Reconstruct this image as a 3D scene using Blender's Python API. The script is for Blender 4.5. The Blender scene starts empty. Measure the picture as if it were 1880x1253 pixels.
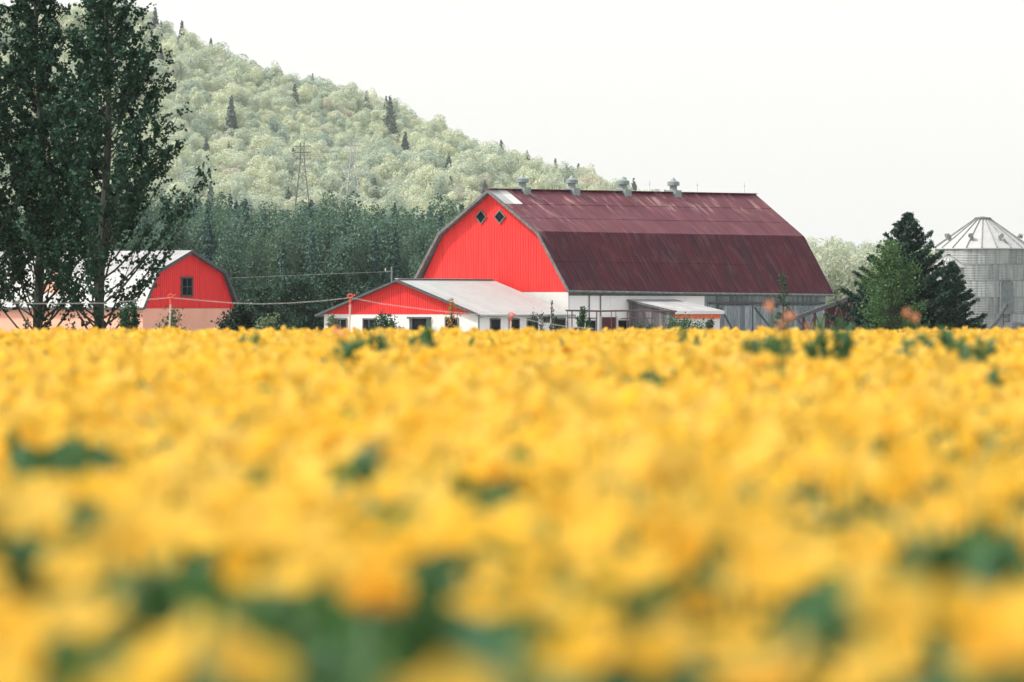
import bpy, math, random
import numpy as np
from mathutils import Vector, Matrix

R = math.radians
random.seed(7)
RNG = np.random.default_rng(11)
SC = bpy.context.scene
COL = SC.collection

# ------------------------------------------------------------------ camera
EYE = 2.65            # lens height above the farmyard level
FPX = 1880 * 200 / 36 # focal length in photo pixels
HOR = 565             # horizon row in the photo
cam = bpy.data.cameras.new('camera')
cam.lens = 200; cam.sensor_width = 36; cam.clip_start = 0.1; cam.clip_end = 20000
cam.dof.use_dof = True; cam.dof.focus_distance = 340; cam.dof.aperture_fstop = 4.6
camo = bpy.data.objects.new('camera', cam); COL.objects.link(camo)
camo.location = (0, 0, EYE)
camo.rotation_euler = (R(90) - math.atan((626.5 - HOR) / FPX), 0, 0)
SC.camera = camo

# ------------------------------------------------------------------ sky and sun
SUN = Vector((-0.64, -0.10, 0.76)).normalized()
world = bpy.data.worlds.new('World'); SC.world = world; world.use_nodes = True
nt = world.node_tree; nt.nodes.clear()
sky = nt.nodes.new('ShaderNodeTexSky'); sky.sky_type = 'NISHITA'; sky.sun_disc = False
sky.sun_elevation = math.asin(SUN.z); sky.sun_rotation = math.atan2(SUN.x, SUN.y)
sky.air_density = 1.0; sky.dust_density = 4.0; sky.ozone_density = 1.0
bg1 = nt.nodes.new('ShaderNodeBackground'); bg1.inputs['Strength'].default_value = 0.06
bg2 = nt.nodes.new('ShaderNodeBackground')          # the even white veil of thin cloud
bg2.inputs['Color'].default_value = (1.0, 1.0, 0.975, 1); bg2.inputs['Strength'].default_value = 0.70
add = nt.nodes.new('ShaderNodeAddShader'); out = nt.nodes.new('ShaderNodeOutputWorld')
nt.links.new(sky.outputs[0], bg1.inputs['Color'])
nt.links.new(bg1.outputs[0], add.inputs[0]); nt.links.new(bg2.outputs[0], add.inputs[1])
nt.links.new(add.outputs[0], out.inputs['Surface'])
sl = bpy.data.lights.new('sun', 'SUN'); sl.energy = 3.3; sl.angle = R(4); sl.color = (1.0, 0.95, 0.86)
so = bpy.data.objects.new('sun', sl); COL.objects.link(so)
so.rotation_euler = SUN.to_track_quat('Z', 'Y').to_euler(); so.location = SUN * 50
vs = SC.view_settings
vs.view_transform = 'Standard'; vs.look = 'None'; vs.gamma = 1; vs.use_curve_mapping = False
vs.exposure = 0.38
SC.cycles.volume_bounces = 0
SC.cycles.max_bounces = 6; SC.cycles.diffuse_bounces = 3; SC.cycles.glossy_bounces = 2; SC.cycles.transmission_bounces = 4
SC.cycles.use_denoising = True
SC.cycles.use_adaptive_sampling = True; SC.cycles.adaptive_threshold = .02

# ------------------------------------------------------------------ helpers
def at(px, py, d):
    """world point seen at photo pixel px, py when it stands d metres away"""
    return Vector(((px - 940) / FPX * d, d, EYE - (py - HOR) / FPX * d))

def terrain(y):
    """height of the land along the view: a flower terrace that falls away to the farmyard"""
    y = np.asarray(y, dtype=float)
    t = np.clip((y - 56) / 170.0, 0, 1)
    s = t * t * (3 - 2 * t)
    dip = .02*np.clip((y - 12)/42.0, 0, 1)
    return (1.92 - dip) * (1 - s)

class MB:
    def __init__(s): s.v = []; s.f = []
    def quad(s, a, b, c, d):
        n = len(s.v); s.v += [tuple(a), tuple(b), tuple(c), tuple(d)]; s.f.append((n, n+1, n+2, n+3)); return s
    def poly(s, pts):
        n = len(s.v); s.v += [tuple(p) for p in pts]; s.f.append(tuple(range(n, n+len(pts)))); return s
    def box(s, x0, x1, y0, y1, z0, z1):
        n = len(s.v)
        s.v += [(x0,y0,z0),(x1,y0,z0),(x1,y1,z0),(x0,y1,z0),(x0,y0,z1),(x1,y0,z1),(x1,y1,z1),(x0,y1,z1)]
        s.f += [(n,n+3,n+2,n+1),(n+4,n+5,n+6,n+7),(n,n+1,n+5,n+4),(n+1,n+2,n+6,n+5),(n+2,n+3,n+7,n+6),(n+3,n,n+4,n+7)]
        return s
    def beam(s, a, b, w, h=None, up=(0,0,1)):
        a = Vector(a); b = Vector(b); h = h or w; d = (b-a).normalized()
        sx = d.cross(Vector(up))
        if sx.length < 1e-4: sx = d.cross(Vector((1,0,0)))
        sx.normalize(); sy = sx.cross(d).normalized()
        n = len(s.v)
        for p in (a, b):
            for i, j in ((-1,-1),(1,-1),(1,1),(-1,1)):
                s.v.append(tuple(p + sx*(i*w/2) + sy*(j*h/2)))
        s.f += [(n,n+1,n+2,n+3),(n+7,n+6,n+5,n+4)] + [(n+k, n+4+k, n+4+(k+1)%4, n+(k+1)%4) for k in range(4)]
        return s
    def tube(s, pts, rad, sides=6, cap=True):
        pts = [Vector(p) for p in pts]; n0 = len(s.v)
        if not hasattr(rad, '__len__'): rad = [rad]*len(pts)
        ref = Vector((0.37, 0.61, 0.7)).normalized()
        for i, p in enumerate(pts):
            d = (pts[min(i+1, len(pts)-1)] - pts[max(i-1, 0)]).normalized()
            r = ref if abs(d.dot(ref)) < .95 else Vector((1,0,0))
            u = d.cross(r).normalized(); w = d.cross(u)
            for k in range(sides):
                a = 2*math.pi*k/sides
                s.v.append(tuple(p + (u*math.cos(a) + w*math.sin(a))*rad[i]))
        for i in range(len(pts)-1):
            for k in range(sides):
                a = n0+i*sides+k; b = n0+i*sides+(k+1)%sides
                s.f.append((a, b, b+sides, a+sides))
        if cap:
            s.f.append(tuple(n0+k for k in range(sides))[::-1])
            e = n0+(len(pts)-1)*sides; s.f.append(tuple(e+k for k in range(sides)))
        return s
    def lathe(s, prof, sides=24, cx=0, cy=0):
        n0 = len(s.v)
        for r, z in prof:
            for k in range(sides):
                a = 2*math.pi*k/sides; s.v.append((cx+r*math.cos(a), cy+r*math.sin(a), z))
        for i in range(len(prof)-1):
            for k in range(sides):
                a = n0+i*sides+k; b = n0+i*sides+(k+1)%sides
                s.f.append((a, b, b+sides, a+sides))
        return s
    def mesh(s, name, mat, smooth=False):
        m = bpy.data.meshes.new(name); m.from_pydata(s.v, [], s.f)
        if mat: m.materials.append(mat)
        if smooth: m.polygons.foreach_set('use_smooth', [True]*len(m.polygons))
        m.update(); return m
    def build(s, name, mat, parent=None, smooth=False):
        return link(name, s.mesh(name, mat, smooth), parent)

def link(name, data, parent=None, loc=None, rot=None, scale=None):
    o = bpy.data.objects.new(name, data); COL.objects.link(o)
    if parent: o.parent = parent
    if loc is not None: o.location = loc
    if rot is not None: o.rotation_euler = rot
    if scale is not None: o.scale = (scale,)*3 if not hasattr(scale, '__len__') else scale
    return o

def tag(o, label, cat=None, group=None, kind=None):
    if label: o['label'] = label
    if cat: o['category'] = cat
    if group: o['group'] = group
    if kind: o['kind'] = kind
    return o

def thing(name, loc, label, cat, group=None, rz=0):
    o = link(name, None, None, loc, (0, 0, rz)); o.empty_display_size = .2
    return tag(o, label, cat, group)

def np_mesh(name, V, F, mat, nper):
    """mesh from numpy arrays: V (n,3) verts, F (m, nper) faces"""
    m = bpy.data.meshes.new(name)
    m.vertices.add(len(V)); m.vertices.foreach_set('co', np.asarray(V, np.float32).ravel())
    nf = len(F); m.loops.add(nf*nper); m.loops.foreach_set('vertex_index', np.asarray(F, np.int32).ravel())
    m.polygons.add(nf); m.polygons.foreach_set('loop_start', np.arange(0, nf*nper, nper, dtype=np.int32))
    m.update(calc_edges=True); m.validate()
    for x in (mat if isinstance(mat, (list, tuple)) else [mat]): m.materials.append(x)
    return m

def rand_rot(n, rng):
    q = rng.normal(size=(n, 4)); q /= np.linalg.norm(q, axis=1)[:, None]
    w, x, y, z = q.T
    return np.stack([np.stack([1-2*(y*y+z*z), 2*(x*y-z*w), 2*(x*z+y*w)], -1),
                     np.stack([2*(x*y+z*w), 1-2*(x*x+z*z), 2*(y*z-x*w)], -1),
                     np.stack([2*(x*z-y*w), 2*(y*z+x*w), 1-2*(x*x+y*y)], -1)], 1)

LEAF4 = np.array([(0,-.55,0), (.42,-.05,.10), (0,.6,-.04), (-.42,-.05,.10)])
def leaf_mesh(name, P, size, mat, rng, shape=LEAF4, normals=None, spread=.6):
    """many small leaf faces at points P; with normals they lean outwards"""
    n = len(P); size = np.broadcast_to(size, (n,))*rng.uniform(.65, 1.35, n)
    if normals is None:
        M = rand_rot(n, rng)
    else:
        N = normals + rng.normal(size=(n,3))*spread; N /= np.linalg.norm(N, axis=1)[:, None]
        A = rng.normal(size=(n,3)); X = np.cross(N, A); X /= np.linalg.norm(X, axis=1)[:, None]
        Y = np.cross(N, X); M = np.stack([X, Y, N], -1)
    k = len(shape)
    V = np.einsum('nij,kj->nki', M, shape)*size[:, None, None] + P[:, None, :]
    F = np.arange(n*k).reshape(n, k)
    return np_mesh(name, V.reshape(-1, 3), F, mat, k)

# ------------------------------------------------------------------ materials
def mat_base(name):
    m = bpy.data.materials.new(name); m.use_nodes = True
    n = m.node_tree.nodes; return m, n, m.node_tree.links, n['Principled BSDF']

def L(c): return (c[0], c[1], c[2], 1)

def solid(name, c1, c2=None, scale=6, rough=.7, spec=.3, metal=0, stretch=(1,1,1), bump=0, objrand=0, lo=.35, hi=.65, detail=6):
    m, n, l, p = mat_base(name)
    p.inputs['Roughness'].default_value = rough; p.inputs['Specular IOR Level'].default_value = spec
    p.inputs['Metallic'].default_value = metal
    c2 = c2 or tuple(x*.8 for x in c1)
    tc = n.new('ShaderNodeTexCoord'); mp = n.new('ShaderNodeMapping'); mp.inputs['Scale'].default_value = stretch
    no = n.new('ShaderNodeTexNoise'); no.inputs['Scale'].default_value = scale; no.inputs['Detail'].default_value = detail
    rp = n.new('ShaderNodeValToRGB'); rp.color_ramp.elements[0].position = lo; rp.color_ramp.elements[1].position = hi
    rp.color_ramp.elements[0].color = L(c1); rp.color_ramp.elements[1].color = L(c2)
    l.new(tc.outputs['Object'], mp.inputs[0]); l.new(mp.outputs[0], no.inputs['Vector']); l.new(no.outputs[0], rp.inputs[0])
    last = rp.outputs[0]
    if objrand:
        oi = n.new('ShaderNodeObjectInfo'); mr = n.new('ShaderNodeMapRange')
        mr.inputs['To Min'].default_value = 1-objrand; mr.inputs['To Max'].default_value = 1+objrand*.6
        l.new(oi.outputs['Random'], mr.inputs['Value'])
        mx = n.new('ShaderNodeVectorMath'); mx.operation = 'SCALE'
        l.new(last, mx.inputs[0]); l.new(mr.outputs[0], mx.inputs['Scale']); last = mx.outputs[0]
    l.new(last, p.inputs['Base Color'])
    if bump:
        b = n.new('ShaderNodeBump'); b.inputs['Strength'].default_value = bump; b.inputs['Distance'].default_value = .02
        l.new(no.outputs[0], b.inputs['Height']); l.new(b.outputs[0], p.inputs['Normal'])
    return m

def foliage(name, cols, transl=.3, rough=.5, spec=.25, island=True, objmix=.5, tcol=None):
    """leaf material: colour varies leaf by leaf and plant by plant"""
    m, n, l, p = mat_base(name)
    p.inputs['Roughness'].default_value = rough; p.inputs['Specular IOR Level'].default_value = spec
    ge = n.new('ShaderNodeNewGeometry'); oi = n.new('ShaderNodeObjectInfo')
    mix = n.new('ShaderNodeMix'); mix.inputs['Factor'].default_value = objmix
    l.new(ge.outputs['Random Per Island'], mix.inputs['A']); l.new(oi.outputs['Random'], mix.inputs['B'])
    rp = n.new('ShaderNodeValToRGB'); cr = rp.color_ramp
    while len(cr.elements) < len(cols): cr.elements.new(.5)
    for i, c in enumerate(cols):
        cr.elements[i].position = i/(len(cols)-1) if len(cols) > 1 else 0; cr.elements[i].color = L(c)
    l.new(mix.outputs[0], rp.inputs[0]); l.new(rp.outputs[0], p.inputs['Base Color'])
    if transl:
        t = n.new('ShaderNodeBsdfTranslucent'); ms = n.new('ShaderNodeMixShader'); ms.inputs[0].default_value = transl
        tm = n.new('ShaderNodeVectorMath'); tm.operation = 'MULTIPLY'
        tm.inputs[1].default_value = tcol or (1.25, 1.2, .7)
        l.new(rp.outputs[0], tm.inputs[0]); l.new(tm.outputs[0], t.inputs['Color'])
        l.new(p.outputs[0], ms.inputs[1]); l.new(t.outputs[0], ms.inputs[2])
        l.new(ms.outputs[0], n['Material Output'].inputs['Surface'])
    return m

M = {}
M['red'] = solid('red_siding', (.70,.034,.033), (.84,.048,.044), scale=2.2, stretch=(1,1.6,.16), rough=.55, spec=.25)
M['red_old'] = solid('red_boards', (.66,.030,.032), (.74,.038,.038), scale=3, stretch=(1,1,.12), rough=.6, spec=.25)
M['red_low'] = solid('red_low_siding', (.62,.030,.030), (.70,.038,.036), scale=3, stretch=(1,1,.12), rough=.55, spec=.25)
M['white'] = solid('white_boards', (.66,.65,.63), (.58,.57,.55), scale=1.2, stretch=(1,1,.5), rough=.75, lo=.3, hi=.8)
M['whitewall'] = solid('white_panel', (.88,.87,.87), (.79,.78,.78), scale=.9, rough=.7, lo=.3, hi=.85)
M['peach'] = solid('peach_wall', (.78,.42,.31), (.73,.37,.27), scale=1.0, rough=.8, stretch=(1,1,.4))
M['wroof'] = solid('pale_roof_metal', (.42,.43,.42), (.38,.39,.38), scale=1.4, rough=.45, spec=.4, objrand=.06)
M['lroof'] = solid('light_roof_metal', (.44,.44,.445), (.34,.335,.335), scale=1.2, rough=.45, spec=.4, objrand=.10, stretch=(1,1,1))
M['trim'] = solid('grey_trim', (.11,.11,.115), (.19,.185,.18), scale=5, rough=.8)
M['dtrim'] = solid('dark_trim', (.055,.06,.065), (.09,.095,.10), scale=5, rough=.7)
M['greywood'] = solid('weathered_planks', (.14,.17,.185), (.30,.34,.36), scale=7, stretch=(3,3,.22), rough=.85, objrand=.42, bump=.3)
M['brownwood'] = solid('brown_planks', (.12,.115,.125), (.23,.22,.235), scale=8, stretch=(3,3,.25), rough=.85, objrand=.4)
M['glass'] = solid('dark_glass', (.004,.006,.007), (.014,.018,.02), scale=1.5, rough=.2, spec=.08)
M['galv'] = solid('galvanised', (.36,.38,.375), (.22,.24,.235), scale=2.5, rough=.6, spec=.4, metal=.1, objrand=.2, stretch=(2.2,2.2,.22))
M['ventm'] = solid('vent_metal', (.27,.32,.31), (.20,.24,.235), scale=6, rough=.55, spec=.4, metal=.2)
M['gutter'] = solid('gutter_metal', (.10,.13,.13), (.22,.25,.245), scale=2, rough=.6, lo=.45, hi=.7)
M['pipe'] = solid('brown_pipe', (.085,.05,.05), (.14,.08,.075), scale=8, rough=.7)
M['door'] = solid('maroon_door', (.075,.022,.028), (.10,.03,.035), scale=4, rough=.7)
M['rust'] = solid('rust_red', (.09,.03,.03), (.06,.025,.025), scale=6, rough=.8)
M['orange'] = solid('orange_trim', (.75,.17,.07), (.62,.12,.05), scale=4, rough=.6)
M['plastic'] = solid('orange_plastic', (.92,.13,.085), (.88,.11,.07), scale=3, rough=.45)
M['postwhite'] = solid('post_white', (.85,.62,.54), (.80,.55,.48), scale=3, rough=.5)
M['rope'] = solid('white_rope', (.62,.58,.54), (.55,.50,.46), scale=30, rough=.9)
M['bark'] = solid('poplar_bark', (.05,.055,.046), (.10,.10,.085), scale=9, stretch=(1,1,.3), rough=.9, bump=.5)
M['bark2'] = solid('dark_bark', (.06,.052,.042), (.10,.085,.07), scale=9, stretch=(1,1,.3), rough=.9)
M['steel'] = solid('dark_steel', (.10,.11,.11), (.14,.15,.15), scale=3, rough=.6)
M['steelw'] = solid('pale_steel', (.44,.44,.46), (.38,.38,.40), scale=3, rough=.6)
M['tarp'] = solid('grey_tarp', (.045,.05,.055), (.075,.08,.085), scale=4, rough=.6)
M['stem'] = solid('stem_green', (.10,.19,.05), (.07,.14,.045), scale=20, rough=.6)

# weathered dark red roof sheets
def roof_mat():
    m, n, l, p = mat_base('rusty_red_roof')
    p.inputs['Roughness'].default_value = .42; p.inputs['Specular IOR Level'].default_value = .06
    tc = n.new('ShaderNodeTexCoord'); ge = n.new('ShaderNodeNewGeometry')
    oi = n.new('ShaderNodeObjectInfo')
    def ramp(a, ca, b, cb):
        r = n.new('ShaderNodeValToRGB'); e = r.color_ramp.elements
        e[0].position = a; e[0].color = L(ca); e[1].position = b; e[1].color = L(cb); return r
    def noise(scale, st, det=6):
        mp = n.new('ShaderNodeMapping'); mp.inputs['Scale'].default_value = st
        x = n.new('ShaderNodeTexNoise'); x.inputs['Scale'].default_value = scale; x.inputs['Detail'].default_value = det
        l.new(tc.outputs['Object'], mp.inputs[0]); l.new(mp.outputs[0], x.inputs['Vector']); return x
    base = ramp(.3, (.045,.011,.020), .7, (.090,.016,.024)); n1 = noise(.45, (1.6,.8,.8), 8); l.new(n1.outputs[0], base.inputs[0])
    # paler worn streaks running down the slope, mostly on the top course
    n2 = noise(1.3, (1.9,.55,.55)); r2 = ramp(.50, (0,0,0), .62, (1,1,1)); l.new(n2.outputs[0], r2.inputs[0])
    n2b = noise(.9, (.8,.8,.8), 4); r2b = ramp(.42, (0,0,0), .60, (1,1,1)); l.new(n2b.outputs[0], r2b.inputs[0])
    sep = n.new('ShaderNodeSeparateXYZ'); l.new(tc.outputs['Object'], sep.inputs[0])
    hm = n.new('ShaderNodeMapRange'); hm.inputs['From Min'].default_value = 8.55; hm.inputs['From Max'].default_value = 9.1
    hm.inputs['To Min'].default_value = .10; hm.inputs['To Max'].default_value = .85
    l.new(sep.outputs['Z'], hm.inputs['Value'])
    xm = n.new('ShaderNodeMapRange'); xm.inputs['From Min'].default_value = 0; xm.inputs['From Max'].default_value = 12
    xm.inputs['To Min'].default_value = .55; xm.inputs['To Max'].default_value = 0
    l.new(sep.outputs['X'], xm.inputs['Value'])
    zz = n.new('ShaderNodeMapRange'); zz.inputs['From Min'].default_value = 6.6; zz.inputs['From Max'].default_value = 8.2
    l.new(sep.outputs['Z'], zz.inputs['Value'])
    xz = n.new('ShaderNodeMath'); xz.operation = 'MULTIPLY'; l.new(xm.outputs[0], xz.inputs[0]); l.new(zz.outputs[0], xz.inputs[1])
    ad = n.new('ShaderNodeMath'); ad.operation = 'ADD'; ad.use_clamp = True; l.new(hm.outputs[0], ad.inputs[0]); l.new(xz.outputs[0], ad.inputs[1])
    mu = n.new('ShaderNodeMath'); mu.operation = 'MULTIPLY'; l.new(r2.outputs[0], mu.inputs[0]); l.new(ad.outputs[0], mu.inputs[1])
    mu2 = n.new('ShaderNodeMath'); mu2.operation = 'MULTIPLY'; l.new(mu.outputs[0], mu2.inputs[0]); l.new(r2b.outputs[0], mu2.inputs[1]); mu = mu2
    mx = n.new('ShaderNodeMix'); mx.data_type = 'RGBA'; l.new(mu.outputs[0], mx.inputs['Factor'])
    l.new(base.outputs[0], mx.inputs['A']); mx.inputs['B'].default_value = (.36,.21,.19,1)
    # flatter upper slope coloured lighter, imitating the stronger light it catches
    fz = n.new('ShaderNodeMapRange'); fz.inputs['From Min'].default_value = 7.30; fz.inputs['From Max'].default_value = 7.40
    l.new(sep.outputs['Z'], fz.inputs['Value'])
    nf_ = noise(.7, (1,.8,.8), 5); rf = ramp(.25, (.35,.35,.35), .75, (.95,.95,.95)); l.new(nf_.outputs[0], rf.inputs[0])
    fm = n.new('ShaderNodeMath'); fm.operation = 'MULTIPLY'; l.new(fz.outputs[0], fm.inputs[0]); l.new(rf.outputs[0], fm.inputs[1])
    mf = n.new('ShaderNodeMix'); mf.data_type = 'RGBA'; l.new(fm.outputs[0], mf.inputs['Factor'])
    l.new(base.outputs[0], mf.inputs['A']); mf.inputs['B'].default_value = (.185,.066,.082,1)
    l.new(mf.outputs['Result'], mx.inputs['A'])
    # rusty brown patches
    n3 = noise(1.1, (1,.6,.6)); r3 = ramp(.58, (0,0,0), .72, (.6,.6,.6)); l.new(n3.outputs[0], r3.inputs[0])
    m2 = n.new('ShaderNodeMix'); m2.data_type = 'RGBA'; l.new(r3.outputs[0], m2.inputs['Factor'])
    l.new(mx.outputs['Result'], m2.inputs['A']); m2.inputs['B'].default_value = (.13,.045,.035,1)
    # thin pale scratches
    n4 = noise(5.0, (2.6,.10,.10), 3); r4 = ramp(.70, (0,0,0), .76, (.45,.45,.45)); l.new(n4.outputs[0], r4.inputs[0])
    m3 = n.new('ShaderNodeMix'); m3.data_type = 'RGBA'; l.new(r4.outputs[0], m3.inputs['Factor'])
    l.new(m2.outputs['Result'], m3.inputs['A']); m3.inputs['B'].default_value = (.36,.24,.25,1)
    mr = n.new('ShaderNodeMapRange'); mr.inputs['To Min'].default_value = .90; mr.inputs['To Max'].default_value = 1.08
    l.new(oi.outputs['Random'], mr.inputs['Value'])
    sc = n.new('ShaderNodeVectorMath'); sc.operation = 'SCALE'; l.new(m3.outputs['Result'], sc.inputs[0]); l.new(mr.outputs[0], sc.inputs['Scale'])
    l.new(sc.outputs[0], p.inputs['Base Color'])
    rr = n.new('ShaderNodeMapRange'); rr.inputs['To Min'].default_value = .35; rr.inputs['To Max'].default_value = .6
    l.new(n1.outputs[0], rr.inputs['Value']); l.new(rr.outputs[0], p.inputs['Roughness'])
    return m
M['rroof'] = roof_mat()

M['poplar'] = foliage('poplar_leaf', [(.014,.046,.033), (.026,.072,.048), (.052,.125,.076)], transl=.25, objmix=.1, spec=.22)
M['spruce'] = foliage('spruce_needle', [(.012,.036,.032), (.026,.062,.05), (.055,.115,.078)], transl=.08, objmix=.15)
M['brightleaf'] = foliage('fresh_leaf', [(.040,.10,.05), (.075,.155,.07), (.14,.23,.095)], transl=.35, objmix=.15)
M['bush'] = foliage('bush_leaf', [(.025,.065,.045), (.045,.10,.06), (.07,.14,.075)], transl=.25, objmix=.25)
M['darkbush'] = foliage('dark_bush_leaf', [(.012,.028,.024), (.022,.046,.034), (.035,.06,.042)], transl=.15, objmix=.2)
M['palebush'] = foliage('pale_bush_leaf', [(.10,.15,.09), (.16,.22,.13), (.20,.22,.17)], transl=.3, objmix=.2)
M['yardleaf'] = foliage('yard_tree_leaf', [(.018,.050,.040), (.032,.078,.056), (.055,.115,.072)], transl=.2, objmix=.2)
M['rusty'] = foliage('orange_leaf', [(.45,.20,.05), (.55,.26,.05), (.36,.25,.06)], transl=.35, objmix=.1)
M['wood_a'] = foliage('wood_broadleaf', [(.060,.118,.100), (.095,.17,.135), (.145,.23,.16)], transl=.28, objmix=.6)
M['wood_c'] = foliage('wood_conifer', [(.028,.072,.070), (.045,.10,.09), (.07,.135,.11)], transl=.05, objmix=.5)
M['hill_leaf'] = foliage('hill_broadleaf', [(.19,.28,.27), (.27,.36,.34), (.35,.44,.40), (.46,.53,.47), (.57,.62,.52), (.64,.67,.54), (.45,.52,.48), (.64,.58,.52), (.57,.63,.53)], transl=.3, objmix=.86)  # leaf colours lightened to stand in for haze over the hill
def place_tint(m):
    # trees of one kind stand together: part of the colour choice follows where the tree stands
    n = m.node_tree.nodes; l = m.node_tree.links; mix = [x for x in n if x.type == 'MIX'][0]
    oi = [x for x in n if x.type == 'OBJECT_INFO'][0]
    no = n.new('ShaderNodeTexNoise'); no.inputs['Scale'].default_value = .022; no.inputs['Detail'].default_value = 2
    mr = n.new('ShaderNodeMapRange'); mr.inputs['From Min'].default_value = .3; mr.inputs['From Max'].default_value = .7
    m2 = n.new('ShaderNodeMix'); m2.inputs['Factor'].default_value = .5
    l.new(oi.outputs['Location'], no.inputs['Vector']); l.new(no.outputs[0], mr.inputs['Value'])
    l.new(oi.outputs['Random'], m2.inputs['A']); l.new(mr.outputs[0], m2.inputs['B']); l.new(m2.outputs[0], mix.inputs['B'])
place_tint(M['hill_leaf'])
M['hill_con'] = foliage('hill_conifer', [(.035,.065,.055), (.055,.09,.072), (.08,.115,.085)], transl=.05, objmix=.6)
M['willow'] = foliage('willow_leaf', [(.42,.46,.41), (.50,.54,.48), (.57,.60,.54)], transl=.3, objmix=.2)
M['petal'] = foliage('yellow_petal', [(.94,.53,.04), (.95,.60,.08), (.95,.65,.14), (.95,.57,.06), (.96,.67,.18)], transl=.58, objmix=.85, rough=.6, spec=.15, tcol=(1.0,1.0,.9))
M['salmon'] = foliage('salmon_petal', [(.80,.33,.17), (.84,.42,.26), (.82,.36,.20)], transl=.4, objmix=.3, rough=.6, spec=.15, tcol=(1,1,.9))
M['fleaf'] = foliage('flower_leaf', [(.055,.14,.075), (.085,.20,.095), (.13,.25,.11)], transl=.4, objmix=.5, rough=.5)

M['weedleaf'] = foliage('weed_leaf', [(.06,.15,.08), (.09,.20,.10), (.14,.26,.12)], transl=.35, objmix=.4)
def ground_mat():
    m, n, l, p = mat_base('meadow_ground'); p.inputs['Roughness'].default_value = .95
    p.inputs['Specular IOR Level'].default_value = .1
    tc = n.new('ShaderNodeTexCoord'); no = n.new('ShaderNodeTexNoise'); no.inputs['Scale'].default_value = .35; no.inputs['Detail'].default_value = 8
    rp = n.new('ShaderNodeValToRGB'); e = rp.color_ramp.elements
    e[0].position = .3; e[0].color = (.05,.075,.028,1); e[1].position = .7; e[1].color = (.10,.13,.045,1)
    l.new(tc.outputs['Object'], no.inputs['Vector']); l.new(no.outputs[0], rp.inputs[0]); l.new(rp.outputs[0], p.inputs['Base Color'])
    return m
M['ground'] = ground_mat()
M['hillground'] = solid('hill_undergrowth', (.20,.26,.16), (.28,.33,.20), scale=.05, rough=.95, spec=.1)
M['bounce_sheet'] = solid('bounce_sheet_pale', (.36,.34,.31), (.46,.44,.40), scale=1.5, rough=.95, spec=.1)
M['soil'] = solid('flower_bed_soil', (.06,.045,.03), (.05,.075,.03), scale=3, rough=.95, spec=.1)

# ------------------------------------------------------------------ ground and hill
ys = np.concatenate([np.arange(-60, 260, 4), np.arange(260, 1200, 40), np.arange(1200, 6001, 200)])
xs = np.concatenate([np.arange(-3000, -200, 200), np.arange(-200, 201, 10), np.arange(400, 3001, 200)])
X, Y = np.meshgrid(xs, ys); Z = terrain(Y)
V = np.stack([X, Y, Z], -1).reshape(-1, 3); nx = len(xs)
F = [(j*nx+i, j*nx+i+1, (j+1)*nx+i+1, (j+1)*nx+i) for j in range(len(ys)-1) for i in range(nx-1)]
tag(link('ground', np_mesh('ground', V, F, M['ground'], 4)), 'green meadow ground falling gently from the flower field to the farmyard', None, None, 'structure')

yard = MB().quad((-60, 300, .004), (48, 300, .004), (48, 392, .004), (-60, 392, .004)).build('farmyard', M['bounce_sheet']); tag(yard, 'unseen pale sheet added to bounce light onto the building walls', None, None, 'structure')  # unseen ground sheet, added to throw light up onto the shaded walls
HX = [-900, -420, -173, -120, -60, 0, 43, 90, 142, 170, 320, 700]
HZ = [60, 145, 127, 107, 86, 67, 50, 34, 18, 18, 9, 7]
def hill_z(x, y):
    h = np.interp(x, HX, HZ)
    t = np.clip((y - 2150)/500, 0, 1); b = np.clip((y - 2680)/500, 0, 1)
    g = (t**.85)*(1 - b*b*(3-2*b))
    return h*g + 2.5*np.sin(x*.045+1)*np.sin(y*.03)*t*np.clip(h/60, 0, 1) - .5
xs = np.arange(-900, 701, 16.); ys = np.arange(2100, 3301, 20.)
X, Y = np.meshgrid(xs, ys); V = np.stack([X, Y, hill_z(X, Y)], -1).reshape(-1, 3); nx = len(xs)
F = [(j*nx+i, j*nx+i+1, (j+1)*nx+i+1, (j+1)*nx+i) for j in range(len(ys)-1) for i in range(nx-1)]
tag(link('hill', np_mesh('hill', V, F, M['hillground'], 4)), 'long wooded hill sloping down behind the farm', None, None, 'structure')

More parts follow.
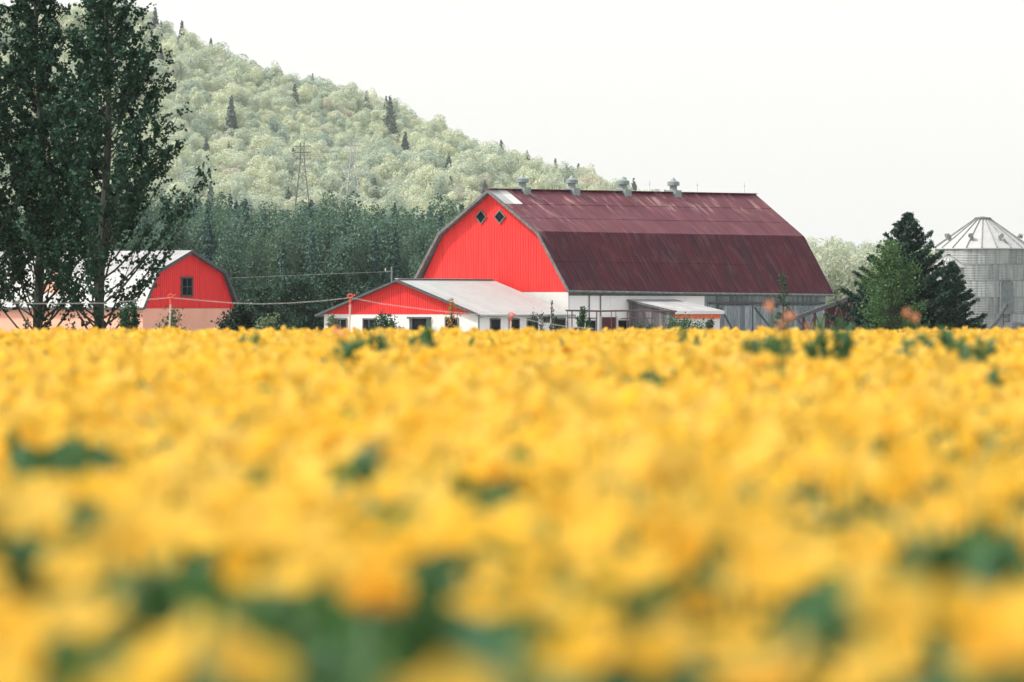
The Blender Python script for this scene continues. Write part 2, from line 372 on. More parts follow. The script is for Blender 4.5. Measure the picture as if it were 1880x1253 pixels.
# ------------------------------------------------------------------ scatter for uncountable stuff
def gn_scatter(name, P, ROT, SCL, IDX, sources, label):
    """one object whose points carry copies of the source meshes (for stuff nobody could count)"""
    src = bpy.data.collections.new(name + '_source')
    for i, (nm, me) in enumerate(sources):
        src.objects.link(bpy.data.objects.new('%02d_%s' % (i, nm), me))
    m = bpy.data.meshes.new(name); m.vertices.add(len(P)); m.vertices.foreach_set('co', np.asarray(P, np.float32).ravel())
    a = m.attributes.new('rot', 'FLOAT_VECTOR', 'POINT'); a.data.foreach_set('vector', np.asarray(ROT, np.float32).ravel())
    a = m.attributes.new('scl', 'FLOAT_VECTOR', 'POINT'); a.data.foreach_set('vector', np.asarray(SCL, np.float32).ravel())
    a = m.attributes.new('idx', 'INT', 'POINT'); a.data.foreach_set('value', np.asarray(IDX, np.int32))
    o = link(name, m); g = bpy.data.node_groups.new(name, 'GeometryNodeTree')
    g.interface.new_socket('Geometry', in_out='INPUT', socket_type='NodeSocketGeometry')
    g.interface.new_socket('Geometry', in_out='OUTPUT', socket_type='NodeSocketGeometry')
    N = g.nodes; gi = N.new('NodeGroupInput'); go = N.new('NodeGroupOutput')
    ci = N.new('GeometryNodeCollectionInfo'); ci.inputs['Collection'].default_value = src
    ci.inputs['Separate Children'].default_value = True; ci.inputs['Reset Children'].default_value = True
    ip = N.new('GeometryNodeInstanceOnPoints'); ip.inputs['Pick Instance'].default_value = True
    def attr(nm, t):
        x = N.new('GeometryNodeInputNamedAttribute'); x.data_type = t; x.inputs['Name'].default_value = nm; return x.outputs['Attribute']
    e2r = N.new('FunctionNodeEulerToRotation')
    k = g.links
    k.new(attr('rot', 'FLOAT_VECTOR'), e2r.inputs[0]); k.new(e2r.outputs[0], ip.inputs['Rotation'])
    k.new(attr('scl', 'FLOAT_VECTOR'), ip.inputs['Scale']); k.new(attr('idx', 'INT'), ip.inputs['Instance Index'])
    k.new(gi.outputs[0], ip.inputs['Points']); k.new(ci.outputs[0], ip.inputs['Instance']); k.new(ip.outputs[0], go.inputs[0])
    md = o.modifiers.new('scatter', 'NODES'); md.node_group = g
    return tag(o, label, None, None, 'stuff')

# ------------------------------------------------------------------ far trees
def crown_points(rng, lobes, n, rx, rz, zc, fill=.25):
    """points on the shells of several overlapping lobes plus some inside; returns points and outward normals"""
    C = []; 
    for i in range(lobes):
        d = rng.normal(size=3); d /= np.linalg.norm(d)
        r = rng.uniform(.25, .75); C.append((d[0]*rx*r, d[1]*rx*r, zc + d[2]*rz*r*1.05, rng.uniform(.34, .58)))
    C = np.array(C); k = rng.integers(0, lobes, n)
    d = rng.normal(size=(n, 3)); d[:, 2] += .25; d /= np.linalg.norm(d, axis=1)[:, None]
    s = C[k, 3]*np.where(rng.random(n) < fill, rng.uniform(.3, .9, n), rng.uniform(.88, 1.08, n))
    P = C[k, :3] + d*s[:, None]*np.array([rx, rx, rz*.9]); return P, d

def append_tube(me_v, me_f, pts, rad, sides=5):
    b = MB(); b.tube(pts, rad, sides); n = len(me_v)
    me_v += b.v; me_f += [tuple(i+n for i in f) for f in b.f]

def far_broadleaf(name, seed, h=10, w=4.0, n=420, leaf=.75, mat='hill_leaf'):
    rng = np.random.default_rng(seed)
    P, N = crown_points(rng, rng.integers(6, 10), n, w, h*.40, h*.58)
    return leaf_mesh(name, P, leaf, M[mat], rng, normals=N, spread=.45)

def conifer_points(rng, h, r, n, base=.06, droop=.25):
    z = h*(base + (1-base)*(1 - np.sqrt(rng.random(n))))
    t = (z/h); a = rng.uniform(0, 2*np.pi, n)
    wh = 1 + .22*np.sin(z*2*np.pi/(h*.075)) + .15*np.sin(a*5+z)
    rad = r*(1-t)**.85*wh*np.sqrt(rng.uniform(.15, 1.0, n))
    P = np.stack([np.cos(a)*rad, np.sin(a)*rad, z - rad*droop], -1)
    N = np.stack([np.cos(a), np.sin(a), np.full(n, .35)], -1)
    return P, N
def far_conifer(name, seed, h=12, r=2.4, n=420, leaf=.7, mat='hill_con'):
    rng = np.random.default_rng(seed); P, N = conifer_points(rng, h, r, n)
    sh = np.array([(0,-.75,-.1), (.3,0,.05), (0,.6,0), (-.3,0,.05)])
    return leaf_mesh(name, P, leaf, M[mat], rng, shape=sh, normals=N, spread=.5)

hill_b = [far_broadleaf('hill_tree_%d' % i, 100+i, h=random.uniform(10.5, 14), w=random.uniform(4.6, 6.2), n=1700, leaf=.44) for i in range(8)] + [far_broadleaf('hill_tall_tree_%d' % i, 160+i, h=random.uniform(11, 13.5), w=random.uniform(2.8, 4.0), n=1500, leaf=.42) for i in range(4)]
hill_c = [far_conifer('hill_spruce_%d' % i, 140+i, h=12, r=2.9, n=900, leaf=.8) for i in range(4)]

far_trunk = MB().tube([(0,0,-.6), (.1,0,3), (0,.1,7.5)], [.28,.2,.05], 5).mesh('trunk', M['bark2'])
# ------------------------------------------------------------------ hillside wood
rng = np.random.default_rng(21)
pts = []
for gx in np.arange(-330, 330, 6.8):
    for gy in np.arange(2165, 2760, 7.6):
        pts.append((gx + rng.uniform(-3.6, 3.6), gy + rng.uniform(-4, 4)))
pts = np.array(pts); pz = hill_z(pts[:, 0], pts[:, 1]) - .5
vis_px = 940 + FPX*pts[:, 0]/pts[:, 1]
HPT = np.column_stack([pts, pz]); hs = rng.uniform(.5, 1.25, len(pts))
patch = np.sin(pts[:, 0]*.05+2)*np.sin(pts[:, 1]*.023) + np.sin(pts[:, 0]*.021 - pts[:, 1]*.017)
hs *= 1 + .13*patch
isc = rng.random(len(pts)) < np.clip(.012 + .03*np.maximum(patch, 0), 0, .06)
# the 300 broadleaf trees that stand largest in the picture: along the skyline and in the open lower slope
py = HOR - FPX*(pz - EYE)/pts[:, 1]
sky_y = np.interp(vis_px, [250, 387, 640, 860, 1060, 1110, 1200], [30, 60, 165, 215, 290, 330, 365])
open_part = (vis_px > 330) & (vis_px < 1130) & (py < 385) & (~isc)
score = np.where(open_part, hs*1e3/pts[:, 1] + .12*(np.abs(py - 330) < 45) + .12*(py < sky_y+45), -1)
pick = np.argsort(-score)[:300]
for k in pick:
    i = rng.integers(0, len(hill_b))
    o = thing('hillside_tree', HPT[k], 'pale green broadleaf tree among the many on the sunlit hillside', 'tree', 'broadleaf trees on the sunlit hillside', rng.uniform(0, 6.28))
    o.scale = (hs[k], hs[k], hs[k]*rng.uniform(.75, 1.25))
    link('crown', hill_b[i], o); link('trunk', far_trunk, o)
rest = np.setdiff1d(np.arange(len(pts)), pick)
n = len(rest)
IDX = np.where(isc[rest], len(hill_b) + rng.integers(0, len(hill_c), n), rng.integers(0, len(hill_b), n))
ROT = np.column_stack([np.zeros(n), np.zeros(n), rng.uniform(0, 6.28, n)])
gn_scatter('hillside_wood', HPT[rest], ROT, np.column_stack([hs[rest], hs[rest], hs[rest]*rng.uniform(.75, 1.25, n)]), IDX,
           [('tree', m) for m in hill_b] + [('spruce', m) for m in hill_c], 'pale mixed wood covering the hill behind the farm')

def on_hill(px, py):
    """first point of the hill surface seen at that pixel"""
    for d in np.arange(2150, 2760, 4.0):
        p = at(px, py, d)
        if hill_z(p.x, d) >= p.z: return (p.x, d, float(hill_z(p.x, d)) - .3)
    p = at(px, py, 2660); return (p.x, 2660, float(hill_z(p.x, 2660)) - .3)
spr = [(387, 86, 15, 'lone dark spruce rising above the ridge near the summit'),
       (285, 76, 17, 'tall grey spruce on the summit beside the poplar crown'),
       (296, 95, 13, 'smaller grey spruce just below the summit beside the poplar'),
       (503, 168, 10, 'small dark spruce alone in the upper pale hillside'),
       (673, 200, 13, 'tiny thin spruce tip on the middle of the ridge'),
       (709, 209, 13, 'short dark spruce on the ridge above the tall hillside spruce'),
       (716, 268, 21, 'tallest dark spruce standing mid slope above the wood'),
       (744, 318, 17, 'dark leaning spruce just downhill of the tallest hillside spruce'),
       (379, 306, 12, 'dark spruce on the lower hillside next to the poplar edge'),
       (420, 306, 10, 'short dark spruce on the lower hillside right of a similar one'),
       (425, 268, 20, 'broad grey green spruce on the left lower hillside'),
       (920, 266, 14, 'small dark spruce on the ridge above the barn gable'),
       (1020, 300, 15, 'dark pointed spruce on the ridge above the first roof vent'),
       (1062, 316, 16, 'last dark spruce at the low end of the ridge'),
       (1040, 312, 14, 'small dark spruce between two others at the low ridge end'),
       (968, 284, 14, 'small dark spruce on the ridge left of the pointed one')]
for i, (x, y, h, lab) in enumerate(spr):
    o = thing('hillside_spruce', on_hill(x, y), lab, 'spruce', 'dark spruces on the hill', i*1.3); o.scale = (h/12*.95, h/12*.95, h/12*1.12)
    link('crown', hill_c[i % 4], o); link('trunk', far_trunk, o)

# lattice pylons in the hillside clearing
def pylon(px, top, bot, d, m, label, legw):
    z0 = EYE - (bot-HOR)/FPX*d; z1 = EYE - (top-HOR)/FPX*d; H = z1-z0
    t = thing('pylon', at(px, bot, d), label, 'pylon', 'lattice pylons on the hill')
    hw = lambda z: legw*(1 - .72*min(z/(H*.72), 1))
    legs = [(-1,-1), (1,-1), (1,1), (-1,1)]
    for sx, sy in legs:
        b = MB()
        for k in range(6):
            za, zb = H*k/6, H*(k+1)/6
            b.beam((sx*hw(za), sy*hw(za), za), (sx*hw(zb), sy*hw(zb), zb), .26)
        b.build('leg', m, t)
    b = MB(); zs = [0, .16, .30, .43, .55, .66, .76, .86, .95]
    for i in range(len(zs)-1):
        za, zb = H*zs[i], H*zs[i+1]
        for k in range(4):
            a, c = legs[k], legs[(k+1) % 4]
            b.beam((a[0]*hw(za), a[1]*hw(za), za), (c[0]*hw(zb), c[1]*hw(zb), zb), .11)
            b.beam((c[0]*hw(za), c[1]*hw(za), za), (a[0]*hw(zb), a[1]*hw(zb), zb), .11)
    b.build('bracing', m, t)
    for z in (.74, .84, .94):
        MB().beam((-legw*1.25, 0, H*z), (legw*1.25, 0, H*z), .3).build('crossarm', m, t)
pylon(555, 262, 378, 2140, M['steel'], 'dark steel lattice pylon standing above the shaded wood', 2.6)
pylon(648, 247, 378, 2145, M['steelw'], 'pale steel lattice pylon to the right of the dark one', 2.6)

# ------------------------------------------------------------------ the dark wood behind the farm
def wood_tree(seed, kind):
    rng = np.random.default_rng(seed)
    if kind == 'conifer':
        h = 14; P, N = conifer_points(rng, h, 2.3, 2600, base=.10)
        sh = np.array([(0,-.75,-.1), (.26,0,.05), (0,.6,0), (-.26,0,.05)])
        crown = leaf_mesh('crown', P, .36, M['wood_c'], rng, shape=sh, normals=N, spread=.6)
    else:
        h = 13; P, N = crown_points(rng, 18, 5200, 2.6, 5.4, 7.4, .3)
        crown = leaf_mesh('crown', P, .21, M['wood_a'], rng, normals=N, spread=.7)
    b = MB(); b.tube([(0,0,-.3), (.05,0,h*.4), (0,.05,h*.9)], [.19,.13,.03], 6)
    for k in range(5):
        a = rng.uniform(0, 6.28); z = h*rng.uniform(.25, .6)
        b.tube([(0,0,z), (math.cos(a)*1.0, math.sin(a)*1.0, z+1.2)], [.06,.02], 4)
    return crown, b.mesh('trunk', M['bark2'])
wood = [wood_tree(200+i, 'conifer' if i in (0, 1, 2, 3) else 'broad') for i in range(7)]
rng = np.random.default_rng(33)
# tree-top line read from the photo: (px, row)
TOPX = [-400, 200, 350, 400, 470, 540, 600, 650, 720, 775, 800, 850, 900, 1000, 1300, 1700]
TOPY = [380, 362, 345, 340, 368, 372, 352, 362, 366, 380, 352, 372, 420, 470, 500, 520]
front = []
for row, d in enumerate((505, 512, 520, 529)):
    x0 = -62 + row*.7
    while x0 < 12:
        front.append((x0 + rng.uniform(-.5, .5), d + rng.uniform(-2.5, 2.5), row)); x0 += rng.uniform(1.9, 2.9)
for (x, d, row) in front:
    px = 940 + FPX*x/d; ty = np.interp(px, TOPX, TOPY) + rng.normal()*13 + (3-row)*14 + 4
    H = EYE - (ty-HOR)/FPX*d
    i = int(rng.integers(0, 4)) if rng.random() < .28 else int(rng.integers(4, 7))
    h0 = 14 if i < 4 else 13
    if row < 2 or px < 300 or px > 900:
        s = H/h0
    else: s = H/h0
    t = thing('wood_tree', (x, d, 0), ('dark spruce' if i < 4 else 'dark broadleaf tree') + ' in the shaded wood behind the farm', 'tree',
              'dark spruces of the wood' if i < 4 else 'dark broadleaf trees of the wood', rz=rng.uniform(0, 6.28))
    t.scale = (s*rng.uniform(.8, 1.1),)*2 + (s,)
    link('crown', wood[i][0], t); link('trunk', wood[i][1], t)
n = 420
P = np.column_stack([rng.uniform(-75, 16, n), rng.uniform(534, 610, n), np.zeros(n)])
px = 940 + FPX*P[:, 0]/P[:, 1]; ty = np.interp(px, TOPX, TOPY) + rng.normal(size=n)*10 + 16
H = (EYE - (ty-HOR)/FPX*P[:, 1]); IDX = np.where(rng.random(n) < .28, rng.integers(0, 4, n), rng.integers(4, 7, n))
S = H/np.where(IDX < 4, 14., 13.)
gn_scatter('dark_wood', P, np.column_stack([np.zeros(n), np.zeros(n), rng.uniform(0, 6.28, n)]), np.column_stack([S*.95, S*.95, S]),
           IDX, [('tree', w[0]) for w in wood], 'deep shaded wood at the foot of the hill')

# ------------------------------------------------------------------ pale willows right of the barn
def willow(px, top, d, w, label, seed):
    rng = np.random.default_rng(seed); H = EYE - (top-HOR)/FPX*d
    t = thing('willow_tree', at(px, HOR, d).xy.to_3d(), label, 'tree', 'pale willows beyond the yard')
    C, N0 = crown_points(rng, 11, 260, w, H*.36, H*.62, .1)
    P = []; 
    for c in C:
        ln = rng.uniform(.12, .34)*H; k = int(14)
        z = c[2] - np.linspace(0, ln, k); P.append(np.column_stack([c[0]+rng.normal(size=k)*.13, c[1]+rng.normal(size=k)*.13, np.maximum(z, .1)]))
    P = np.concatenate(P); P2, N2 = crown_points(rng, 12, 2600, w*.95, H*.38, H*.58, .3)
    P = np.concatenate([P, P2])
    sh = np.array([(0,-.9,-.1), (.22,0,.05), (0,.9,0), (-.22,0,.05)])
    link('crown', leaf_mesh('crown', P, .30, M['willow'], rng, shape=sh), t)
    b = MB().tube([(0,0,-.3), (.1,0,H*.3), (.3,.1,H*.6)], [.35,.26,.08], 7)
    for k in range(5):
        a = k*1.3; b.tube([(.1,0,H*.28), (math.cos(a)*w*.4, math.sin(a)*w*.4, H*.6)], [.16,.04], 5)
    b.build('trunk', M['bark'], t)
willow(1537, 432, 640, 4.0, 'pale silvery willow just right of the big barn roof', 301)
willow(1590, 446, 655, 3.6, 'pale silvery willow behind the top of the spruce', 302)
willow(1478, 452, 665, 3.2, 'pale silvery willow half hidden by the barn roof edge', 303)
willow(1655, 468, 690, 3.6, 'pale silvery willow hidden behind the spruce and the grain bin', 304)

# ------------------------------------------------------------------ generic parts for buildings
BR = math.atan2(.812, .584)     # all farm buildings share one orientation
def sheet_mesh(c00, c10, c11, c01, ribs, rib_h, mat, off=0.0):
    """ribbed roof sheet on the quad c00-c10 (lower edge) c01-c11 (upper edge)"""
    c00, c10, c11, c01 = [Vector(c) for c in (c00, c10, c11, c01)]
    n = (c10-c00).cross(c01-c00).normalized()
    if n.z < 0: n = -n
    ts = [(0, rib_h)]; w = 1/ribs
    for k in range(ribs):
        ts += [(k*w+.07*w, rib_h if k == 0 else rib_h), (k*w+.16*w, 0), ((k+1)*w-.09*w, 0)]
    ts += [(1, rib_h)]
    V = []; F = []
    for t, h in ts:
        lo = c00.lerp(c10, t); hi = c01.lerp(c11, t)
        V += [lo + n*(h+off+.012), hi + n*(h+off), lo + n*(off-.02)]
    for i in range(len(ts)-1):
        a = i*3; F += [(a, a+3, a+4, a+1), (a, a+2, a+5, a+3)]
    m = bpy.data.meshes.new('roof_sheet'); m.from_pydata([tuple(v) for v in V], [], F); m.materials.append(mat); m.update()
    return m
def lay_sheets(parent, A0, B0, B1, A1, cols, rows, mat, ribs=3, rib_h=.02, special=None, jit=.006):
    """cover the slope A0-B0 (eave) A1-B1 (top) with cols x rows sheets"""
    A0, B0, B1, A1 = [Vector(p) for p in (A0, B0, B1, A1)]
    g = lambda t, v: A0.lerp(B0, t).lerp(A1.lerp(B1, t), v)
    for r in range(rows):
        v0 = r/rows - (.01 if r else 0); v1 = (r+1)/rows
        for c in range(cols):
            t0, t1 = c/cols, (c+1)/cols
            m = special(c, r) if special else None
            me = sheet_mesh(g(t0, v0), g(t1, v0), g(t1, v1), g(t0, v1), ribs, rib_h, m or mat, off=random.uniform(0, jit) + .004*r)
            link('roof_sheet', me, parent)

def siding(parent, name, mat, prof, z0, axis, pos, out, pitch=.16, depth=.025):
    """ribbed vertical siding under a roofline. prof: list of (u, z); axis: 'x' or 'y' is u; out: sign of outward normal"""
    us = [p[0] for p in prof]; zs = [p[1] for p in prof]; lo, hi = us[0], us[-1]
    top = lambda u: float(np.interp(u, us, zs))
    cuts = [lo]; u = lo; k = 0; seg = []
    while u < hi - 1e-6:
        w = pitch*.72 if k % 2 == 0 else pitch*.28
        u2 = min(u+w, hi); seg.append((u, u2, depth if k % 2 == 0 else 0)); u = u2; k += 1
    b = MB()
    def pt(u, d, z): return (u, pos+out*d, z) if axis == 'x' else (pos+out*d, u, z)
    for i, (a, c, d) in enumerate(seg):
        b.quad(pt(a, d, z0), pt(c, d, z0), pt(c, d, top(c)), pt(a, d, top(a)))
        if i: b.quad(pt(a, seg[i-1][2], z0), pt(a, d, z0), pt(a, d, top(a)), pt(a, seg[i-1][2], top(a)))
        b.quad(pt(a, d, z0), pt(c, d, z0), pt(c, -.05, z0), pt(a, -.05, z0))
    return b.build(name, mat, parent)

def window(parent, axis, pos, out, u0, u1, z0, z1, mf, mg, bars=(1, 1), fw=.07, name='window', label=None):
    """framed window standing on a wall; the glass lies behind the frame"""
    def bx(b, a, c, d0, d1, za, zb):
        lo, hi = sorted((pos+out*d0, pos+out*d1))
        return b.box(a, c, lo, hi, za, zb) if axis == 'x' else b.box(lo, hi, a, c, za, zb)
    b = MB(); bx(b, u0-fw, u1+fw, .0, .07, z1, z1+fw); bx(b, u0-fw, u1+fw, .0, .10, z0-fw, z0)
    bx(b, u0-fw, u0, 0, .068, z0, z1); bx(b, u1, u1+fw, 0, .068, z0, z1)
    w = b.build(name, mf, parent)
    nu, nz = bars
    for i in range(nu+1):
        for j in range(nz+1):
            a = u0+(u1-u0)*i/(nu+1); c = u0+(u1-u0)*(i+1)/(nu+1); za = z0+(z1-z0)*j/(nz+1); zb = z0+(z1-z0)*(j+1)/(nz+1)
            p = MB(); bx(p, a+.015, c-.015, .028, .034, za+.015, zb-.015); p.build('pane', mg, w)
    if nu or nz:
        g = MB()
        for i in range(1, nu+1):
            c = u0+(u1-u0)*i/(nu+1); bx(g, c-.02, c+.02, .02, .055, z0, z1)
        for j in range(1, nz+1):
            c = z0+(z1-z0)*j/(nz+1); bx(g, u0, u1, .02, .05, c-.02, c+.02)
        g.build('glazing_bar', mf, w)
    if label: w['label'] = label
    return w

# ------------------------------------------------------------------ the big barn
BW, BL = 11.6, 29.4
barn = thing('gambrel_barn', (3.45, 350, 0), 'big red barn with a weathered maroon gambrel roof and four ridge vents', 'barn', rz=BR)
YC = BW/2
def prof(x):
    """eave, knuckle and ridge of the old roof at length x: it sags a little towards the far end"""
    t = x/BL
    return (6.15, 3.70-.17*t), (3.78, 7.34+.02*t), (0, 9.97+.17*t)
def rp(x, k, side): 
    h, z = prof(x)[k]; return (x, YC + side*h, z)
xa, xb = -.42, BL+.4
deck = MB()      # closed shell right under the sheets
th = .10
ring = []
for x in (xa+.03, xb-.03):
    e, kn, rd = prof(x)
    pts_ = [(YC-e[0]+.03, e[1]-.02), (YC-kn[0], kn[1]-.03), (YC, rd[1]-.03), (YC+kn[0], kn[1]-.03), (YC+e[0]-.03, e[1]-.02)]
    ring.append([(x, u, z) for u, z in pts_] + [(x, u, z-th-.04) for u, z in reversed(pts_)])
nn = len(ring[0]); deck.v = ring[0]+ring[1]
deck.f = [(i, (i+1) % nn, nn+(i+1) % nn, nn+i) for i in range(nn)]
for o_ in (0, nn):
    deck.f += [(o_+i, o_+i+1, o_+nn-2-i, o_+nn-1-i) for i in range(4)]
roof = deck.build('roof', M['trim'], barn)
roof['label'] = 'weathered maroon metal gambrel roof'
def patch_new(c, r):
    return (M['wroof'], M['white'])[c] if (r == 2 and c in (0, 1)) else None
for side in (-1, 1):
    cols = 32 if side < 0 else 16
    lay_sheets(roof, rp(xa, 0, side), rp(xb, 0, side), rp(xb, 1, side), rp(xa, 1, side), cols, 2, M['rroof'], ribs=1, rib_h=.014)
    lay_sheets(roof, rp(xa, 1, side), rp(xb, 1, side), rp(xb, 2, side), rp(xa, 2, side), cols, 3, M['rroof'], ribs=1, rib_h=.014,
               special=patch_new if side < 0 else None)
b = MB(); e0, e1 = prof(xa)[2][1], prof(xb)[2][1]
b.beam((xa, YC-.09, e0+.03), (xb, YC-.09, e1+.03), .24, .03, up=(0,.35,1)); b.beam((xa, YC+.09, e0+.03), (xb, YC+.09, e1+.03), .24, .03, up=(0,-.35,1))
b.build('ridge_cap', M['rroof'], roof)
for x, nm in ((xa-.03, 'bargeboard'), (xb+.03, 'bargeboard')):
    b = MB()
    seq = [rp(x, 0, -1), rp(x, 1, -1), rp(x, 2, -1), rp(x, 1, 1), rp(x, 0, 1)]
    for p, q in zip(seq, seq[1:]): b.beam(Vector(p)-Vector((0,0,.09)), Vector(q)-Vector((0,0,.09)), .05, .17, up=(0,0,1))
    b.build(nm, M['trim'], barn)
siding(barn, 'gable_wall', M['red'], [(0, 3.62), (YC-3.78, 7.12), (YC, 9.76), (YC+3.78, 7.12), (BW, 3.62)], 3.62, 'y', 0, -1, pitch=.2, depth=.016)
MB().box(.02, BL, .03, BW-.03, 3.4, 3.60).build('tie_beam', M['trim'], barn)
# far gable and back wall
MB().poly([(BL-.05, 0, -.2), (BL-.05, BW, -.2), (BL-.05, BW, 3.5), (BL-.05, YC+3.78, 7.1), (BL-.05, YC, 9.8), (BL-.05, YC-3.78, 7.1), (BL-.05, 0, 3.4)]).build('far_wall', M['greywood'], barn)
MB().box(.1, BL-.2, BW-.12, BW, -.2, 3.58).build('back_wall', M['greywood'], barn)
# white base: gable end and the front half of the long side
MB().box(-.02, .12, 0, BW, -.2, 3.60).build('base_wall', M['white'], barn)
SEAM = [0, 2.15, 3.35, 4.55, 6.6, 8.7, 10.8, 12.9, 15.05]
for a, c in zip(SEAM, SEAM[1:]):
    MB().box(a+(.14 if a == 0 else .012), c-.012, -.03, .09, -.2, 3.58).build('wall_panel', M['whitewall'], barn)
MB().box(-.03, .13, -.035, .10, -.2, 3.60).build('corner_board', M['white'], barn)
MB().box(.1, 15.05, .10, .14, -.2, 3.58).build('wall_backing', M['dtrim'], barn)
# weathered board half with its sliding doors
pl = 15.09
while pl < BL-.1:
    w = random.uniform(.24, .36); MB().box(pl, min(pl+w-.012, BL), -.02+random.uniform(-.012, .01), .09, -.2, 3.44+random.uniform(-.02,.02)).build('plank', M['greywood'], barn)
    pl += w
for (a, c) in ((16.6, 20.4), (20.55, 24.4), (24.55, 28.4)):
    dr = MB().box(a, c, -.10, -.075, .1, 2.78).build('sliding_door', M['greywood'], barn)
    q = a
    while q < c-.05:
        w = min(random.uniform(.24, .34), c-q); MB().box(q+.004, q+w-.008, -.135+random.uniform(-.008,.006), -.10, .1, 2.76).build('plank', M['greywood'], dr); q += w
    MB().beam((a+.1, -.15, 2.66), (c-1.4 if a < 17 else c-.3, -.15, .3), .13, .03, up=(0,1,0)).build('brace', M['dtrim'], dr)
b = MB().box(15.4, 29.0, -.22, -.12, 2.86, 2.97); b.box(15.4, 29.0, -.26, -.23, 2.93, 3.02)
b.build('door_track', M['dtrim'], barn)
MB().box(.0, BL, -.06, -.03, 3.38, 3.56).build('fascia', M['trim'], barn)
# gutter along the eave
b = MB(); g0 = rp(xa, 0, -1); g1 = rp(xb, 0, -1)
b.tube([(xa, g0[1]-.07, g0[2]-.06), (xa+(xb-xa)*.4, g0[1]-.07, g0[2]-.15), (xb, g1[1]-.07, g1[2]-.06)], .07, 8); b.build('gutter', M['gutter'], barn)
for x in (2.15, 3.38):
    MB().tube([(x, -.35, 3.55), (x, -.10, 3.35), (x, -.09, .3)], .035, 6).build('downpipe', M['dtrim'], barn)
# diamond windows in the gable
for u in (YC+.78, YC-.66):
    zc = 8.28; hu, hz = .36, .36
    ring_o = [(0, hz+.1), (hu+.1, 0), (0, -hz-.1), (-hu-.1, 0)]; ring_i = [(0, hz), (hu, 0), (0, -hz), (-hu, 0)]
    b = MB()
    for k in range(4):
        o1, o2, i1, i2 = ring_o[k], ring_o[(k+1) % 4], ring_i[k], ring_i[(k+1) % 4]
        P3 = lambda q, d: (-.05-d, u+q[0], zc+q[1])
        b.quad(P3(o1, .05), P3(o2, .05), P3(i2, .05), P3(i1, .05)); b.quad(P3(o1, 0), P3(o2, 0), P3(o2, .05), P3(o1, .05)); b.quad(P3(i1, .05), P3(i2, .05), P3(i2, 0), P3(i1, 0))
    w = b.build('diamond_window', M['trim'], barn)
    MB().poly([(-.062, u+q[0], zc+q[1]) for q in ring_i]).build('pane', M['glass'], w)
# ridge ventilators
for i, px in enumerate((958, 1045, 1138, 1231)):
    s = (px-905)/470*29.0; zr = prof(s)[2][1]
    v = MB()
    v.box(s-.34, s+.34, YC-.42, YC+.42, zr-.42, zr+.18)
    v = v.build('ventilator', M['ventm'], barn)
    MB().lathe([(.27, zr+.16), (.24, zr+.26), (.24, zr+.52)], 20, s, YC).build('neck', M['ventm'], v, True)
    MB().lathe([(.0, zr+.46), (.38, zr+.48), (.40, zr+.50), (.40, zr+.72), (.34, zr+.74), (.18, zr+.82), (.05, zr+.98), (0, zr+1.0)], 20, s, YC).build('cap', M['ventm'], v)
for s in (3.1, 8.7, 11.8, 17.4, 22.9, 28.5):
    zr = prof(s)[2][1]; MB().tube([(s, YC, zr), (s, YC, zr+.8)], .009, 5).lathe([(.0, zr+.5), (.05, zr+.55), (0, zr+.6)], 8, s, YC).build('lightning_rod', M['ventm'], barn)

# ------------------------------------------------------------------ low white milk house with red gable
LW, LL = 11.63, 9.25
low = thing('low_farm_building', (-2.06, 341.5, 0), 'low white building with a red gable and pale metal roof against the barn', 'building', rz=BR)
LC = LW/2; EZ, RZ = 2.36, 4.36; oh = .42
slope = (RZ-EZ)/LC
ez = EZ - slope*oh
siding(low, 'gable_wall', M['red_low'], [(0, EZ+.02), (LC, RZ-.02), (LW, EZ+.02)], 2.24, 'y', 0, -1, pitch=.17, depth=.03)
MB().box(-.01, .16, 0, LW, -.2, 2.235).build('front_wall', M['white'], low)
MB().box(.16, LL, -.0, .16, -.2, 2.40).build('side_wall', M['whitewall'], low)
MB().box(.16, LL, LW-.16, LW, -.2, 2.40).build('back_wall', M['whitewall'], low)
MB().box(-.03, .10, -.03, .10, -.2, 2.25).build('corner_board', M['white'], low)
b = MB(); x0, x1 = -.35, LL+.25
V0 = [(x0, -oh, ez), (x0, LC, RZ), (x0, LW+oh, ez)]
pts_ = [(-oh+.02, ez-.015), (LC, RZ-.015), (LW+oh-.02, ez-.015), (LW+oh-.02, ez-.12), (LC, RZ-.12), (-oh+.02, ez-.12)]
b.v = [(x0+.02, u, z) for u, z in pts_] + [(x1-.02, u, z) for u, z in pts_]
b.f = [(i, (i+1) % 6, 6+(i+1) % 6, 6+i) for i in range(6)] + [(0,1,4,5), (1,2,3,4), (6,7,10,11), (7,8,9,10)]
lroof = b.build('roof', M['dtrim'], low)
lay_sheets(lroof, (x0, -oh, ez), (x1, -oh, ez), (x1, LC, RZ), (x0, LC, RZ), 11, 1, M['wroof'], ribs=3, rib_h=.012, jit=.003)
lay_sheets(lroof, (x0, LW+oh, ez), (x1, LW+oh, ez), (x1, LC, RZ), (x0, LC, RZ), 11, 1, M['wroof'], ribs=3, rib_h=.012, jit=.003)
b = MB(); b.beam((x0, LC-.08, RZ+.02), (x1, LC-.08, RZ+.02), .2, .02, up=(0,.3,1)); b.beam((x0, LC+.08, RZ+.02), (x1, LC+.08, RZ+.02), .2, .02, up=(0,-.3,1)); b.build('ridge_cap', M['wroof'], lroof)
b = MB()
for x in (x0-.03, x1+.03):
    b = MB(); b.beam((x, -oh, ez-.07), (x, LC, RZ-.07), .05, .13); b.beam((x, LC, RZ-.07), (x, LW+oh, ez-.07), .05, .13); b.build('bargeboard', M['dtrim'], low)
MB().tube([(x0, -oh-.06, ez-.06), (x1, -oh-.06, ez-.06)], .065, 8).build('gutter', M['ventm'], low)
MB().tube([(.08, -.33, ez-.1), (.05, -.08, 2.0), (.05, -.08, .3)], .035, 6).build('downpipe', M['ventm'], low)
